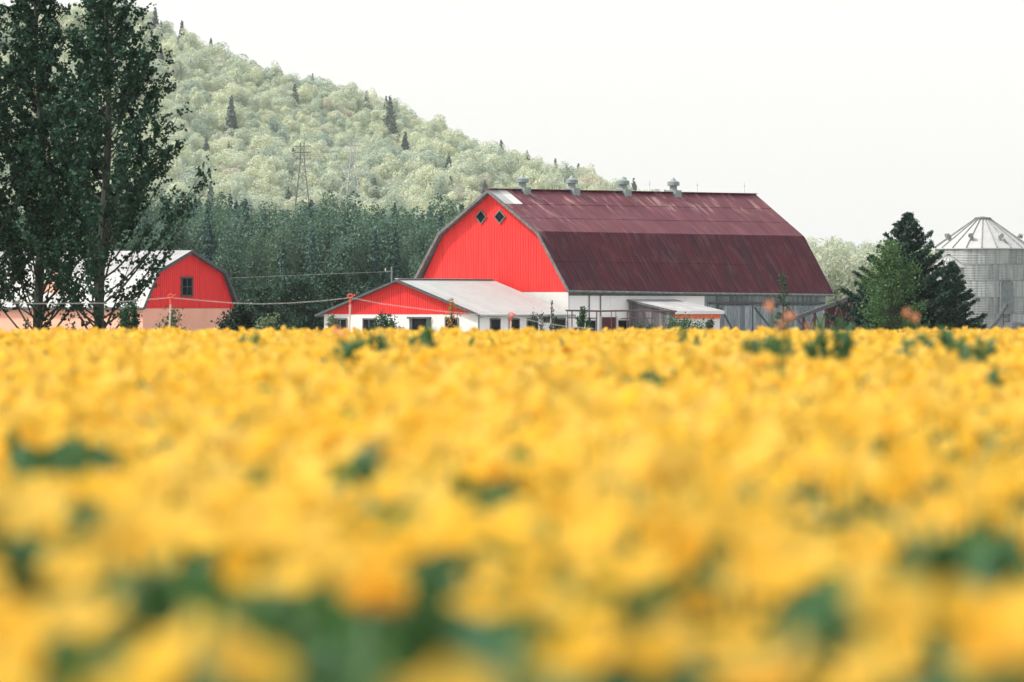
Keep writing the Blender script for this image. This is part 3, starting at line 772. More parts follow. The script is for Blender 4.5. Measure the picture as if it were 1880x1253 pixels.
u_of = lambda px: (877-px)/282*LW
for (p0, p1, zt, zb) in ((615, 637, 1.93, .95), (669, 690, 1.93, .95), (820, 841, 1.98, .95)):
    window(low, 'y', 0, -1, u_of(p1), u_of(p0), zb, zt, M['trim'], M['glass'], bars=(1, 0))
# the larger opening under a dark lintel
dw = MB().box(-.12, -.01, u_of(792), u_of(786), .3, 1.98).box(-.12, -.01, u_of(760), u_of(755), .3, 1.98).box(-.16, -.01, u_of(793), u_of(751), 1.98, 2.08).build('doorway', M['dtrim'], low)
MB().box(-.035, -.012, u_of(786), u_of(760), .3, 1.98).build('pane', M['glass'], dw)
s_of = lambda px: (px-877)/163*LL
for (p0, p1, zt) in ((900, 916, 1.93), (934, 951, 1.93), (967, 985, 1.93), (1018, 1036, 1.93)):
    window(low, 'x', 0, -1, s_of(p0), s_of(p1), .9, zt, M['trim'], M['glass'], bars=(0, 0), fw=.06)
MB().box(s_of(997), s_of(1005), -.16, -.0, 1.72, 2.2).build('meter_box', M['dtrim'], low)

# ------------------------------------------------------------------ lean-to shed on the barn side
shed = thing('lean_to_shed', (3.45+6.5*.584+.05, 350+6.5*.812-.05, 0), 'small grey plank lean-to with a white roof and orange fascia on the barn side', 'shed', rz=BR)
SD, SL = 3.44, 5.07      # depth away from the barn (towards -y local), length along it
zt, zb = 3.13, 2.44
zl = lambda y: zt + (zb-zt)*(-y/SD)
y = -.02
while y > -SD+.02:
    w = min(random.uniform(.16, .24), y+SD); yy = y-w
    MB().poly([(0, y-.006, -.1), (0, yy+.006, -.1), (0, yy+.006, zl(yy)-.08), (0, y-.006, zl(y)-.08)]).quad((0, yy+.006, -.1), (.04, yy+.006, -.1), (.04, yy+.006, zl(yy)-.08), (0, yy+.006, zl(yy)-.08)).quad((.04, y-.006, -.1), (0, y-.006, -.1), (0, y-.006, zl(y)-.08), (.04, y-.006, zl(y)-.08)).build('plank', M['brownwood'], shed); y = yy
MB().poly([(.045, 0, -.1), (.045, -SD, -.1), (.045, -SD, zb-.1), (.045, 0, zt-.1)]).build('wall_backing', M['dtrim'], shed)
MB().box(.05, SL, -SD, -SD+.08, -.1, zb-.12).build('front_wall', M['white'], shed)
MB().box(SL-.08, SL, -SD+.08, -.02, -.1, zb-.12).build('end_wall', M['white'], shed)
rs = MB(); q = [(-.2, .02, zt+.02), (SL+.15, .02, zt+.02), (SL+.15, -SD-.2, zb-.02), (-.2, -SD-.2, zb-.02)]
rs.v = [v for v in q] + [(v[0], v[1], v[2]-.10) for v in q]; rs.f = [(0,1,2,3), (7,6,5,4), (0,3,7,4), (3,2,6,7), (2,1,5,6), (1,0,4,5)]
rs = rs.build('roof', M['trim'], shed)
lay_sheets(rs, (-.2, -SD-.22, zb-.015), (SL+.15, -SD-.22, zb-.015), (SL+.15, .02, zt+.025), (-.2, .02, zt+.025), 6, 1, M['lroof'], ribs=3, rib_h=.012, jit=.003)
MB().box(-.2, SL+.15, -SD-.25, -SD-.205, zb-.2, zb-.0).build('gutter_board', M['white'], shed)
MB().box(.05, SL, -SD-.05, -SD-.003, 1.95, zb-.16).build('fascia', M['orange'], shed)

# ------------------------------------------------------------------ pipe corral in front of the barn
def pipe_fence():
    a = at(1041, 571, 344.5); c = at(1242, 572, 349.0); n = (c-a); 
    t = thing('pipe_fence', (a.x, a.y, 0), 'brown steel pipe corral fence in front of the white barn wall', 'fence')
    zt = a.z
    P = lambda k, z: (n.x*k, n.y*k, z)
    MB().tube([P(-.01, zt+.02), P(.3, zt-.02), P(.62, zt+.01), P(1, zt-.03)], .055, 6).build('rail', M['pipe'], t)
    MB().tube([P(0, zt-.42), P(.26, zt-.45)], .035, 6).build('rail', M['pipe'], t)
    MB().tube([P(.49, zt-.47), P(.80, zt-.45)], .03, 6).build('rail', M['pipe'], t)
    for px in (1042, 1050, 1095, 1103, 1122, 1130, 1151, 1162, 1182, 1197, 1217, 1238):
        k = (px-1041)/201; MB().tube([P(k, -.1), P(k, zt)], .045 if px in (1050, 1095, 1238, 1151) else .025, 6).build('post', M['pipe'], t)
pipe_fence()
for (p0, p1, z1, nm, mt) in ((1073, 1092, 1.85, 'window', 'glass'), (1133, 1153, 1.86, 'window', 'glass')):
    f = lambda px: ((px-940)/FPX*350 - 3.45)/(.584-.812*(px-940)/FPX)
    window(barn, 'x', -.03, -1, f(p0), f(p1), .7, z1, M['white'], M['glass'], bars=(0, 0), fw=.12)
f = lambda px: ((px-940)/FPX*350 - 3.45)/(.584-.812*(px-940)/FPX)
dd = MB().box(f(1102), f(1129), -.10, -.033, .0, 2.05).build('door', M['door'], barn); dd['label'] = 'dark maroon door'
MB().box(f(1100), f(1102)-.005, -.13, -.033, 0, 2.12).box(f(1129)+.005, f(1131), -.13, -.033, 0, 2.12).build('door_frame', M['white'], dd)

# ------------------------------------------------------------------ red shed at the left
GW, GL = 9.4, 24.0
lb = thing('gambrel_shed', (-23.7, 365, 0), 'red gambrel barn with a light metal roof behind the poplars', 'barn', rz=BR)
GC = GW/2; s_ = 365/FPX
le, lk, lr = (4.7+.25, 2.65), (3.45, 5.0), (0, 6.35)
gp = lambda y, k, side: (GC + side*(le, lk, lr)[k][0], y, (le, lk, lr)[k][1])
siding(lb, 'gable_wall', M['red_old'], [(0, 2.68), (GC-3.45, 4.9), (GC, 6.25), (GC+3.45, 4.9), (GW, 2.68)], 2.6, 'x', 0, -1, pitch=.20, depth=.02)
MB().box(0, GW, -.005, .15, -.2, 2.59).build('base_wall', M['peach'], lb)
MB().box(-.006, .15, .15, GL, -.2, 2.64).build('long_wall', M['peach'], lb)
MB().box(GW-.15, GW, .15, GL, -.2, 2.64).build('back_wall', M['peach'], lb)
MB().poly([(0, GL, -.2), (GW, GL, -.2), (GW, GL, 2.6), (GC+3.45, GL, 4.9), (GC, GL, 6.2), (GC-3.45, GL, 4.9), (0, GL, 2.6)]).build('far_wall', M['red_old'], lb)
y0, y1 = -.3, GL+.3
pts_ = [(GC-4.93, 2.62), (GC-3.45, 4.96), (GC, 6.31), (GC+3.45, 4.96), (GC+4.93, 2.62)]
ring = [[(u, y, z) for u, z in pts_] + [(u, y, z-.12) for u, z in reversed(pts_)] for y in (y0+.02, y1-.02)]
b = MB(); b.v = ring[0]+ring[1]; nn = 10
b.f = [(i, (i+1) % nn, nn+(i+1) % nn, nn+i) for i in range(nn)]
for o_ in (0, nn): b.f += [(o_+i, o_+i+1, o_+nn-2-i, o_+nn-1-i) for i in range(4)]
gr = b.build('roof', M['dtrim'], lb)
for side in (-1, 1):
    lay_sheets(gr, gp(y0, 0, side), gp(y1, 0, side), gp(y1, 1, side), gp(y0, 1, side), 20, 1, M['lroof'], ribs=3, rib_h=.025)
    lay_sheets(gr, gp(y0, 1, side), gp(y1, 1, side), gp(y1, 2, side), gp(y0, 2, side), 20, 1, M['lroof'], ribs=3, rib_h=.025)
b = MB(); seq = [gp(y0-.03, 0, -1), gp(y0-.03, 1, -1), gp(y0-.03, 2, -1), gp(y0-.03, 1, 1), gp(y0-.03, 0, 1)]
for p, q in zip(seq, seq[1:]): b.beam(Vector(p)-Vector((0,0,.07)), Vector(q)-Vector((0,0,.07)), .05, .2)
b.build('bargeboard', M['dtrim'], lb)
window(lb, 'x', -.02, -1, 3.95, 4.95, 3.45, 4.55, M['dtrim'], M['glass'], bars=(1, 1), fw=.1, label='grey framed four pane gable window')
MB().tube([(-.31, y0, 2.55), (-.31, y1, 2.55)], .06, 6).build('gutter', M['dtrim'], lb)
# cross dormer on its long roof
dg = MB(); dy = 7.6
dg.poly([(.35, dy-1.3, 3.5), (.35, dy+1.3, 3.5), (.35, dy, 5.2)])
dg = dg.build('dormer', M['peach'], lb)
MB().quad((.2, dy-1.5, 3.35), (.2, dy, 5.35), (2.6, dy, 5.35), (1.6, dy-1.5, 3.9)).quad((.2, dy, 5.35), (.2, dy+1.5, 3.35), (1.6, dy+1.5, 3.9), (2.6, dy, 5.35)).build('dormer_roof', M['lroof'], dg)

# ------------------------------------------------------------------ grain bin
def grain_bin(px, d, r, eave_y, apex_y, label, name, courses, nroof, cap=True, corr=.105):
    z_e = EYE - (eave_y-HOR)/FPX*d; z_a = EYE - (apex_y-HOR)/FPX*d; X0 = (px-940)/FPX*d
    t = thing(name, (X0, d, 0), label, 'grain bin', 'round metal grain bins')
    ch = z_e/courses; per = 7; seg = 7
    for k in range(courses):
        nw = int(ch/corr); off = (k % 2)*.5
        m = MB()
        a0 = 0; a1 = 2*math.pi/per
        prof_ = []
        for j in range(nw*2+1): prof_.append((r + (.028 if j % 2 else 0) + k % 2*.004, ch*j/(nw*2)))
        for i in range(seg+1):
            a = a0 + (a1-a0)*i/seg
            for (rr, z) in prof_: m.v.append((rr*math.cos(a), rr*math.sin(a), z))
        L_ = len(prof_)
        for i in range(seg):
            for j in range(L_-1):
                a = i*L_+j; m.f.append((a, a+L_, a+L_+1, a+1))
        for i in range(L_-1):    # lapped sheet edge
            pass
        me = m.mesh('wall_sheet', M['galv'], False)
        for q in range(per):
            link('wall_sheet', me, t, (0, 0, k*ch), (0, 0, (q+off)*2*math.pi/per + .3))
        if k: MB().lathe([(r+.03, k*ch-.012), (r+.045, k*ch), (r+.03, k*ch+.012)], 48).build('course_band', M['galv'], t)
    for a in range(per*2):
        pass
    rt = .52 if cap else .16
    base = MB(); n = nroof; half = math.pi/n; ro = r+.14
    me = MB()
    P = lambda rr, a, z: (rr*math.cos(a), rr*math.sin(a), z)
    me.quad(P(ro, -half, z_e-.02), P(ro, half, z_e-.02), P(rt, half, z_a), P(rt, -half, z_a))
    me.quad(P(ro, -half, z_e-.02), P(ro, -half, z_e-.09), P(ro, half, z_e-.09), P(ro, half, z_e-.02))
    me = me.mesh('roof_panel', M['roofbin'])
    rb = MB().beam(P(ro, half, z_e+.02), P(rt, half, z_a+.04), .05 if cap else .02, .07 if cap else .03).mesh('roof_rib', M['galv'])
    for k in range(n):
        rot = (0, 0, 2*half*k + .05)
        p = link('roof_panel', me, t, (0, 0, 0), rot); link('roof_rib', rb, t, (0, 0, 0), rot)
    if cap:
        c = MB().lathe([(rt+.06, z_a-.02), (rt+.07, z_a+.10), (rt-.02, z_a+.13), (0, z_a+.20)], 20).build('lid', M['trim'], t)
        for a in (-1.95, -1.18, -2.75, .2):
            rr = r*.78; zz = z_e + (z_a-z_e)*(1-rr/r)*1.05
            v = MB(); u = Vector((math.cos(a), math.sin(a), 0)); w = Vector((-u.y, u.x, 0)); c0 = u*rr + Vector((0, 0, zz))
            v.tube([c0, c0+Vector((0,0,.28)), c0+u*.10+Vector((0,0,.42)), c0+u*.30+Vector((0,0,.36))], [.12,.12,.15,.18], 10)
            v.build('roof_vent', M['galv'], t)
    else:
        MB().lathe([(rt, z_a-.02), (rt, z_a+.10), (0, z_a+.14)], 14).build('lid', M['trim'], t)
    return t, z_e, r
M['hatch'] = solid('hatch_metal', (.13,.15,.155), (.18,.20,.205), scale=3, rough=.5)
M['roofbin'] = solid('bin_roof_metal', (.47,.47,.465), (.41,.41,.405), scale=2, rough=.5, spec=.4, metal=.1, objrand=.05)
gb, ze, gr_ = grain_bin(1804, 392, 3.25, 456, 403, 'large corrugated grain bin with a conical ribbed roof at the right', 'grain_bin', 6, 20)
# door ladder and unload spout on the big bin
b = MB()
for s in (-.22, .22): b.tube([(3.36*math.cos(-1.15)-s*math.sin(-1.15), 3.36*math.sin(-1.15)+s*math.cos(-1.15), z) for z in (.3, 4.55)], .03, 5)
for k in range(14):
    z = .5+k*.3; a = -1.15; b.tube([(3.36*math.cos(a)+.22*math.sin(a), 3.36*math.sin(a)-.22*math.cos(a), z), (3.36*math.cos(a)-.22*math.sin(a), 3.36*math.sin(a)+.22*math.cos(a), z)], .02, 4)
b.build('ladder', M['dtrim'], gb)
a = -1.15
b = MB(); u = Vector((math.cos(a), math.sin(a), 0)); w = Vector((-u.y, u.x, 0)); c0 = u*3.34
b.v = [tuple(c0 + w*i*.48 + u*j + Vector((0, 0, z))) for z in (2.2, 4.4) for i in (-1, 1) for j in (-.15, .14)]
b.f = [(0,1,3,2), (4,6,7,5), (1,5,7,3), (0,2,6,4), (0,4,5,1), (2,3,7,6)]
b.build('door_hatch', M['hatch'], gb)
grain_bin(1741, 384, 1.05, 490, 470, 'small feed bin with a white conical roof between spruce and large bin', 'feed_bin', 4, 14, cap=False, corr=.12)
# leaning auger tube against the bin
au = MB().tube([at(1800, 640, 384), at(1848, 560, 387.2)], .14, 8).build('grain_auger', M['dtrim']); tag(au, 'dark auger tube leaning on the front of the large grain bin', 'auger')
# tarp heap
tp = MB(); rng = np.random.default_rng(5)
c = at(1864, 600, 372)
for i in range(9):
    for k in range(18):
        a = 2*math.pi*k/18; t_ = i/8; rr = 1.0*math.cos(t_*math.pi/2)**.6*(1+.08*math.sin(3*a+1)); tp.v.append((c.x+rr*math.cos(a)*1.15, c.y+rr*math.sin(a), 1.72*math.sin(t_*math.pi/2)+.04*math.sin(5*a)*t_*(1-t_)))
for i in range(8):
    for k in range(18): tp.f.append((i*18+k, i*18+(k+1) % 18, (i+1)*18+(k+1) % 18, (i+1)*18+k))
tag(tp.build('covered_heap', M['tarp'], None, True), 'dark grey covered heap at the foot of the large grain bin', 'heap')

# ------------------------------------------------------------------ sloping loading ramp by the spruce
a = at(1456, 586, 335); c = at(1612, 528, 343)
rm = thing('loading_ramp', (a.x, a.y, 0), 'old brown timber elevator ramp with cross braces beside the spruce', 'ramp')
P = lambda k, z, o=0: Vector(((c.x-a.x)*k, (c.y-a.y)*k + o, z))
zz = lambda k: a.z + (c.z-a.z)*k
for o in (-.45, .45):
    MB().beam(P(-.03, zz(-.03), o), P(1, zz(1), o), .1, .22).build('side_rail', M['dtrim'], rm)
for k in range(22):
    k0 = k/22; MB().beam(P(k0+.02, zz(k0+.02)+.10, -.5), P(k0+.02, zz(k0+.02)+.10, .5), .2, .03).build('deck_plank', M['dtrim'], rm)
ks = [.12, .25, .38, .52, .66, .82, .97]
for k in ks:
    for o in (-.4, .4): MB().beam(P(k, 0, o), P(k, zz(k)-.1, o), .1).build('post', M['rust'], rm)
for k0, k1 in zip(ks, ks[1:]):
    b = MB(); b.beam(P(k0, .5, -.42), P(k1, zz(k1)-.15, -.42), .07); b.beam(P(k1, .5, -.38), P(k0, zz(k0)-.15, -.38), .07); b.build('brace', M['pipe'], rm)
for k0, k1 in zip(ks[2:], ks[3:]):
    b = MB(); b.v = [tuple(P(k0, .2, .47)), tuple(P(k1, .2, .47)), tuple(P(k1, zz(k1)-.15, .47)), tuple(P(k0, zz(k0)-.15, .47)), tuple(P(k0, .2, .51)), tuple(P(k1, .2, .51)), tuple(P(k1, zz(k1)-.15, .51)), tuple(P(k0, zz(k0)-.15, .51))]
    b.f = [(0,1,2,3), (7,6,5,4), (0,4,5,1), (1,5,6,2), (2,6,7,3), (3,7,4,0)]; b.build('side_board', M['rust'], rm)

# ------------------------------------------------------------------ poplars
def poplar(px, d, seed, label, H=15.2, lean=0, nleaf=30000):
    rng = np.random.default_rng(seed); g = float(terrain(d)); X0 = (px-940)/FPX*d
    t = thing('poplar_tree', (X0, d, g), label, 'tree', 'tall poplars at the left')
    hh = [1.6, 2.6, 3.6, 5, 6.4, 8, 10, 11.7, 13.5, 15.2]; rr = [1.0, 1.7, 2.5, 3.25, 3.35, 2.6, 1.75, 1.15, .75, .15]
    crown_r = lambda h: float(np.interp(h, hh, rr))
    axis = lambda h: Vector((lean*h/H + .10*math.sin(h*.55+seed), .08*math.cos(h*.5+seed), h))
    b = MB(); b.tube([axis(h) - Vector((0, 0, .4 if h == 0 else 0)) for h in np.linspace(0, H*.97, 16)], [.165*(1-.93*k/15)**.85+.012 for k in range(16)], 9)
    lv = []
    nb = 128
    for k in range(nb):
        h0 = 1.1 + (H-2.0)*((k+rng.random())/nb)**1.05
        az = k*2.399 + rng.normal()*.4
        rmax = 1.2
        for _ in range(8): rmax = .5*(rmax + crown_r(min(h0 + 1.25*rmax, H)))
        rmax *= rng.uniform(.62, 1.10)
        rise = rmax*rng.uniform(1.0, 1.5); base = axis(h0)
        npt = 7; pp = []
        for i in range(npt):
            f = i/(npt-1); r_ = rmax*(f**.86); z_ = h0 + rise*(f**1.18)
            pp.append(Vector((axis(min(z_, H)).x + math.cos(az)*r_ + rng.normal()*.03*f, axis(min(z_, H)).y + math.sin(az)*r_ + rng.normal()*.03*f, z_)))
        pp[0] = base
        b.tube(pp, [max(.028*(1-h0/H)+.016, .012)*(1-.85*i/(npt-1)) for i in range(npt)], 4, False)
        # twigs with leaves
        for i in range(int(8 + rmax*6)):
            f = rng.uniform(.22, 1.0); q = f*(npt-1); i0 = min(int(q), npt-2); p0 = pp[i0].lerp(pp[i0+1], q-i0)
            dirv = Vector((rng.normal()*.7 + math.cos(az)*.35, rng.normal()*.7 + math.sin(az)*.35, rng.uniform(.2, 1.2))).normalized()
            ln = rng.uniform(.18, .55); p1 = p0 + dirv*ln
            if i % 3 == 0: b.tube([p0, p1], [.008, .004], 3, False)
            m_ = rng.integers(7, 23) if h0 > 3.4 else rng.integers(6, 12)
            s = rng.random((m_, 1))
            lv.append(np.array(p0) + (np.array(p1)-np.array(p0))*s*1.1 + rng.normal(size=(m_, 3))*.058)
    P_ = np.concatenate(lv)
    # suckers with leaves round the foot of the trunk
    for k in range(7):
        az = rng.uniform(0, 6.28); l_ = rng.uniform(.8, 1.9); p1 = Vector((math.cos(az)*.45, math.sin(az)*.45, .5+l_))
        b.tube([(0, 0, .4), p1], [.015, .006], 3, False); m_ = 60; s = rng.random((m_, 1))
        P_ = np.concatenate([P_, np.array(p1)*(.35+.7*s) + rng.normal(size=(m_, 3))*.07])
    b.build('trunk', M['bark'], t)
    link('crown', leaf_mesh('crown', P_, .115, M['poplar'], rng), t)
    return len(P_)
np_ = [poplar(186, 180, 41, 'tall dark poplar nearest the red gable', lean=.25),
       poplar(74, 184, 42, 'tall dark poplar in the middle of the left group', lean=-.05, H=15.6),
       poplar(-62, 181, 43, 'tall dark poplar cut by the left edge of the picture', lean=.1, H=15.0)]
print('poplar leaves', np_)

# ------------------------------------------------------------------ spruce and small tree in front of the bins
def spruce(px, top, d, wpx, label, seed, name='spruce_tree', dens=1.0, mat='spruce', blade=.15, tw=1.0):
    rng = np.random.default_rng(seed); g = float(terrain(d)); X0 = (px-940)/FPX*d
    H = EYE - (top-HOR)/FPX*d - g; Rm = wpx/2/FPX*d
    t = thing(name, (X0, d, g), label, 'tree')
    b = MB().tube([(0,0,-.3), (.03,0,H*.5), (.0,0,H*.98)], [.16*H/7.7,.09*H/7.7,.012], 8)
    pts = []; nrm = []
    nb = int(30*H*dens/2); 
    for k in range(nb):
        f = ((k+.5)/nb)**1.18; h0 = H*(.04+.93*f); az = k*2.399+rng.normal()*.3
        r_ = Rm*(1-f)**.92*rng.uniform(.6, 1.12) + .07
        up = .55*f**2 - .12; npt = 6; pp = []
        for i in range(npt):
            s = i/(npt-1); pp.append(Vector((math.cos(az)*r_*s, math.sin(az)*r_*s, h0 + r_*(up*s + .34*s*s))))
        b.tube(pp, [.03*(1-.8*i/(npt-1))*(.4+.6*(1-f)) for i in range(npt)], 4, False)
        n_tw = int(4 + r_*22*tw)
        for i in range(n_tw):
            s = rng.uniform(.18, 1.0); q = s*(npt-1); i0 = min(int(q), npt-2); p0 = pp[i0].lerp(pp[i0+1], q-i0)
            sd = rng.choice([-1, 1]); ln = (.22 + .30*r_*(1.05-s))*rng.uniform(.5, 1.1)*.62
            dv = Vector((math.cos(az+sd*.9), math.sin(az+sd*.9), rng.uniform(-.25, .35)))*ln
            m_ = int(9 + ln*34); u = rng.random((m_, 1))
            pts.append(np.array(p0) + np.array(dv)*u + rng.normal(size=(m_, 3))*np.array([.05,.05,.045])); 
    P_ = np.concatenate(pts)
    sh = np.array([(0,-.6,0), (.17,.0,.05), (0,.7,.02), (-.17,.0,.05)])
    link('crown', leaf_mesh('crown', P_, blade, M[mat], rng, shape=sh), t); b.build('trunk', M['bark2'], t)
    return len(P_)
print('spruce', spruce(1668, 386, 300, 330, 'large dark spruce with spreading boughs in front of the grain bin', 51, dens=1.15),
      spruce(1748, 478, 303, 170, 'smaller dark spruce against the right side of the large spruce', 52),
      spruce(1592, 508, 304, 120, 'small dark spruce at the left foot of the large spruce', 53),
      spruce(1437, 498, 290, 64, 'thin young spruce in front of the grey barn doors', 54, dens=.42, blade=.10, tw=.35, mat='bush'))

def leafy_tree(name, px, top, d, wpx, label, cat, mat, seed, leaf=.10, lobes=16, n=5200, stems=5, trunk=True, low=.12, group=None, shape=1.0, bark='bark2', dense=.3):
    """small tree or shrub: branching stems carrying lobed leaf masses"""
    rng = np.random.default_rng(seed); g = float(terrain(d)); X0 = (px-940)/FPX*d
    H = EYE - (top-HOR)/FPX*d - g; W = wpx/2/FPX*d
    t = thing(name, (X0, d, g), label, cat, group)
    b = MB(); P = []
    if trunk: b.tube([(0,0,-.2), (W*.05,0,H*.45), (0,0,H*.92)], [.03+.012*H, .02+.007*H, .008], 7)
    tips = []
    for k in range(lobes):
        f = (k+rng.random())/lobes; h1 = H*(low + (.97-low)*f)
        rr = W*math.sin(math.pi*min(max((f*.86+.14), .1), .93))**shape*rng.uniform(.35, .92); az = k*2.4+rng.normal()*.4
        p1 = Vector((math.cos(az)*rr, math.sin(az)*rr, h1)); base = Vector((0, 0, max(h1*.45, .05))) if trunk else Vector((rng.normal()*.08, rng.normal()*.08, 0))
        mid = base.lerp(p1, .55) + Vector((0, 0, .06*H))
        b.tube([base, mid, p1], [.018, .012, .005], 4, False); tips.append((p1, mid))
    m_ = n//len(tips)
    for p1, mid in tips:
        sg = W*rng.uniform(.07, .17)
        s = rng.random((m_, 1))**.7
        P.append(np.array(mid)*(1-s) + np.array(p1)*s + rng.normal(size=(m_, 3))*np.array([sg, sg, sg*.75])*(.5+.6*s))
    P = np.concatenate(P); P = P[P[:, 2] > 0]
    link('crown', leaf_mesh('crown', P, leaf, M[mat], rng), t); b.build('trunk' if trunk else 'stem', M[bark], t)
    return t
leafy_tree('leafy_tree', 1634, 434, 293, 150, 'fresh green broadleaf tree in front of the large spruce', 'tree', 'brightleaf', 61, leaf=.115, lobes=46, n=7400, low=.10, shape=.7)

# ------------------------------------------------------------------ shrubs and saplings round the yard
SH = [('shrub', 236, 548, 172, 78, 'green shrub at the foot of the poplar by the red gable', 'bush', 71, .075, 14, 3200),
      ('shrub', 317, 566, 170, 88, 'loose green shrub in front of the peach gable wall', 'bush', 72, .07, 14, 1700),
      ('shrub', 128, 583, 171, 64, 'thin low shrub between the two poplar trunks', 'bush', 73, .07, 9, 700),
      ('shrub', 438, 552, 240, 96, 'dark bush at the right corner of the red gambrel shed', 'darkbush', 74, .10, 16, 5200),
      ('shrub', 492, 574, 238, 78, 'pale flowering bush beside the dark bush', 'palebush', 75, .09, 12, 2600),
      ('shrub', 538, 595, 236, 40, 'small bright green bush in the gap between the buildings', 'brightleaf', 76, .09, 9, 1200),
      ('shrub', 608, 572, 325, 32, 'grey green shrub at the left corner of the low white building', 'palebush', 77, .11, 12, 1700),
      ('shrub', 708, 571, 262, 78, 'bushy green shrub in front of the white gable wall', 'bush', 78, .085, 16, 3800),
      ('shrub', 1068, 557, 300, 40, 'slender upright green shrub at the end of the low building', 'bush', 81, .085, 14, 2200),
      ('shrub', 985, 566, 296, 40, 'thin dark sapling clump in front of the side windows', 'darkbush', 82, .07, 10, 900),
      ('shrub', 1245, 580, 315, 120, 'low green bushes in front of the small lean-to', 'bush', 83, .10, 18, 3600),
      ('shrub', 1303, 583, 318, 36, 'dark upright shrub at the right corner of the lean-to', 'darkbush', 84, .10, 9, 1300),
      ('shrub', 1180, 590, 316, 70, 'low green growth along the corral fence', 'bush', 85, .10, 10, 1500)]
for (nm, px, top, d, w, lab, mt, sd, lf, lo, n) in SH:
    leafy_tree(nm, px, top, d, w, lab, 'shrub', mt, sd, leaf=lf, lobes=lo, n=n, trunk=False, low=.35, group='shrubs round the farmyard', shape=.6)
leafy_tree('sapling', 829, 538, 258, 36, 'young tree with orange leaves in front of the red gable corner', 'sapling', 'rusty', 91, leaf=.075, lobes=11, n=260, low=.55, group='saplings in the yard')
leafy_tree('sapling', 1013, 545, 270, 22, 'bare thin sapling beside the meter box', 'sapling', 'darkbush', 92, leaf=.07, lobes=9, n=150, low=.5, group='saplings in the yard')
leafy_tree('sapling', 1020, 575, 272, 26, 'small leafy sapling under the low roof corner', 'sapling', 'bush', 93, leaf=.075, lobes=9, n=420, low=.4, group='saplings in the yard')
# dark trees between the two red buildings
for i, (px, top, w, lab) in enumerate(((480, 522, 90, 'dark round tree just right of the red gambrel shed'), (545, 505, 120, 'broad dark tree in the gap between the red buildings'),
                                        (612, 490, 105, 'tallest dark tree behind the low building corner'), (660, 525, 80, 'dark tree partly behind the low red gable'))):
    leafy_tree('yard_tree', px, top, 430+i*5, w*1.3, lab, 'tree', 'yardleaf', 110+i, leaf=.17, lobes=40, n=10000, low=.12, group='dark trees between the buildings', shape=.6)

# ------------------------------------------------------------------ utility pole with wire
d = 415
pp = at(719, 490, d)
up = thing('utility_pole', (pp.x, d, 0), 'thin grey utility pole behind the low red gable', 'pole')
MB().tube([(0,0,-.3), (0,0,pp.z)], .06, 7).build('shaft', M['ventm'], up)
MB().beam((-.5,0,pp.z-.35), (.1,0,pp.z-.35), .09).build('crossarm', M['ventm'], up)
MB().tube([(-.45,0,pp.z-.33), (-.45,0,pp.z-.12)], .05, 6).build('insulator', M['white'], up)
wp = [at(719-k*36, 499+ (k/13*2)**1.05*11 - .28*k, d+k*1.2) for k in range(14)]
tag(MB().tube(wp, .008, 4).build('overhead_wire', M['steelw']), 'pale overhead wire running from the utility pole to the red gambrel shed', 'wire')
q = at(525, 508, 440); sp = MB().tube([(q.x, q.y, -.2), (q.x, q.y, q.z)], .05, 6).build('wire_post', M['white']); tag(sp, 'small white wire post among the dark trees', 'post')

# ------------------------------------------------------------------ electric fence: pigtail posts and rope
PD = 112
posts = [(313, 546, 'orange pigtail fence post in front of the red gambrel shed'),
         (643, 546, 'orange pigtail fence post crossing the low red gable'),
         (938, 580, 'short orange pigtail fence post in front of the side windows')]
for px, py_, lab in posts:
    p = at(px, py_, PD); g = float(terrain(PD))
    t = thing('pigtail_post', (p.x, p.y, g), lab, 'fence post', 'pigtail posts of the rope fence')
    h = p.z-g
    MB().tube([(-.05,0,-.1), (0,0,h*.90)], .017, 7).build('shaft', M['postwhite'], t)
    MB().tube([(0,0,h*.90), (0,0,h-.04)], .019, 7).build('grip', M['plastic'], t)
    cur = []
    for k in range(15):
        a = -math.pi/2 + k/14*2*math.pi*.98; cur.append((.042*math.cos(a)*1.15-.0, .02*k/14, h+.02+.038*math.sin(a)))
    cur += [(.05,.02,h+.01), (.10,.02,h+.05)]
    MB().tube(cur, .012, 6).build('pigtail', M['plastic'], t)
rope = [(-60, 553), (60, 558), (190, 557), (313, 547), (380, 553), (430, 557), (480, 558.5), (530, 557), (590, 553), (643, 547), (700, 558), (760, 566), (820, 573), (880, 578), (938, 581), (990, 592), (1040, 600), (1090, 604)]
tag(MB().tube([at(x, y, PD) for x, y in rope], .0058, 5).build('fence_rope', M['rope']), 'thin white rope strung between the orange fence posts', 'rope')

# ------------------------------------------------------------------ flowers
def petal_pts(rng, n, openn, size):
    """one cup of broad ruffled petals; openn 0 = closed goblet, 1 = flat dish"""
    b = MB(); nv, nu = 5, 5
    for k in range(n):
        az = 2*math.pi*k/n + rng.normal()*.12; inner = .86 if k % 2 else 1.0; op = openn + rng.normal()*.08
        base = len(b.v); ph = rng.uniform(0, 6.28)
        for j in range(nv):
            v = j/(nv-1)
            rr = size*.5*(.10 + (.95*op+.35)*v**.8)*inner; zz = size*.62*(1-.62*op)*(v**.9)*inner + size*.02*rng.normal()*v
            half = (math.pi/n)*1.45*math.sin(math.pi*(.16+.72*v))**.7
            for i in range(nu):
                u = (i/(nu-1)-.5)*2; a = az + u*half
                dz = size*.045*math.sin(u*5+ph)*v - size*.10*abs(u)**2*v
                b.v.append((rr*math.cos(a)*(1-.06*u*u), rr*math.sin(a)*(1-.06*u*u), zz+dz))
        for j in range(nv-1):
            for i in range(nu-1):
                q = base+j*nu+i; b.f.append((q, q+1, q+nu+1, q+nu))
    return b
rng = np.random.default_rng(77)
bloom_me = []
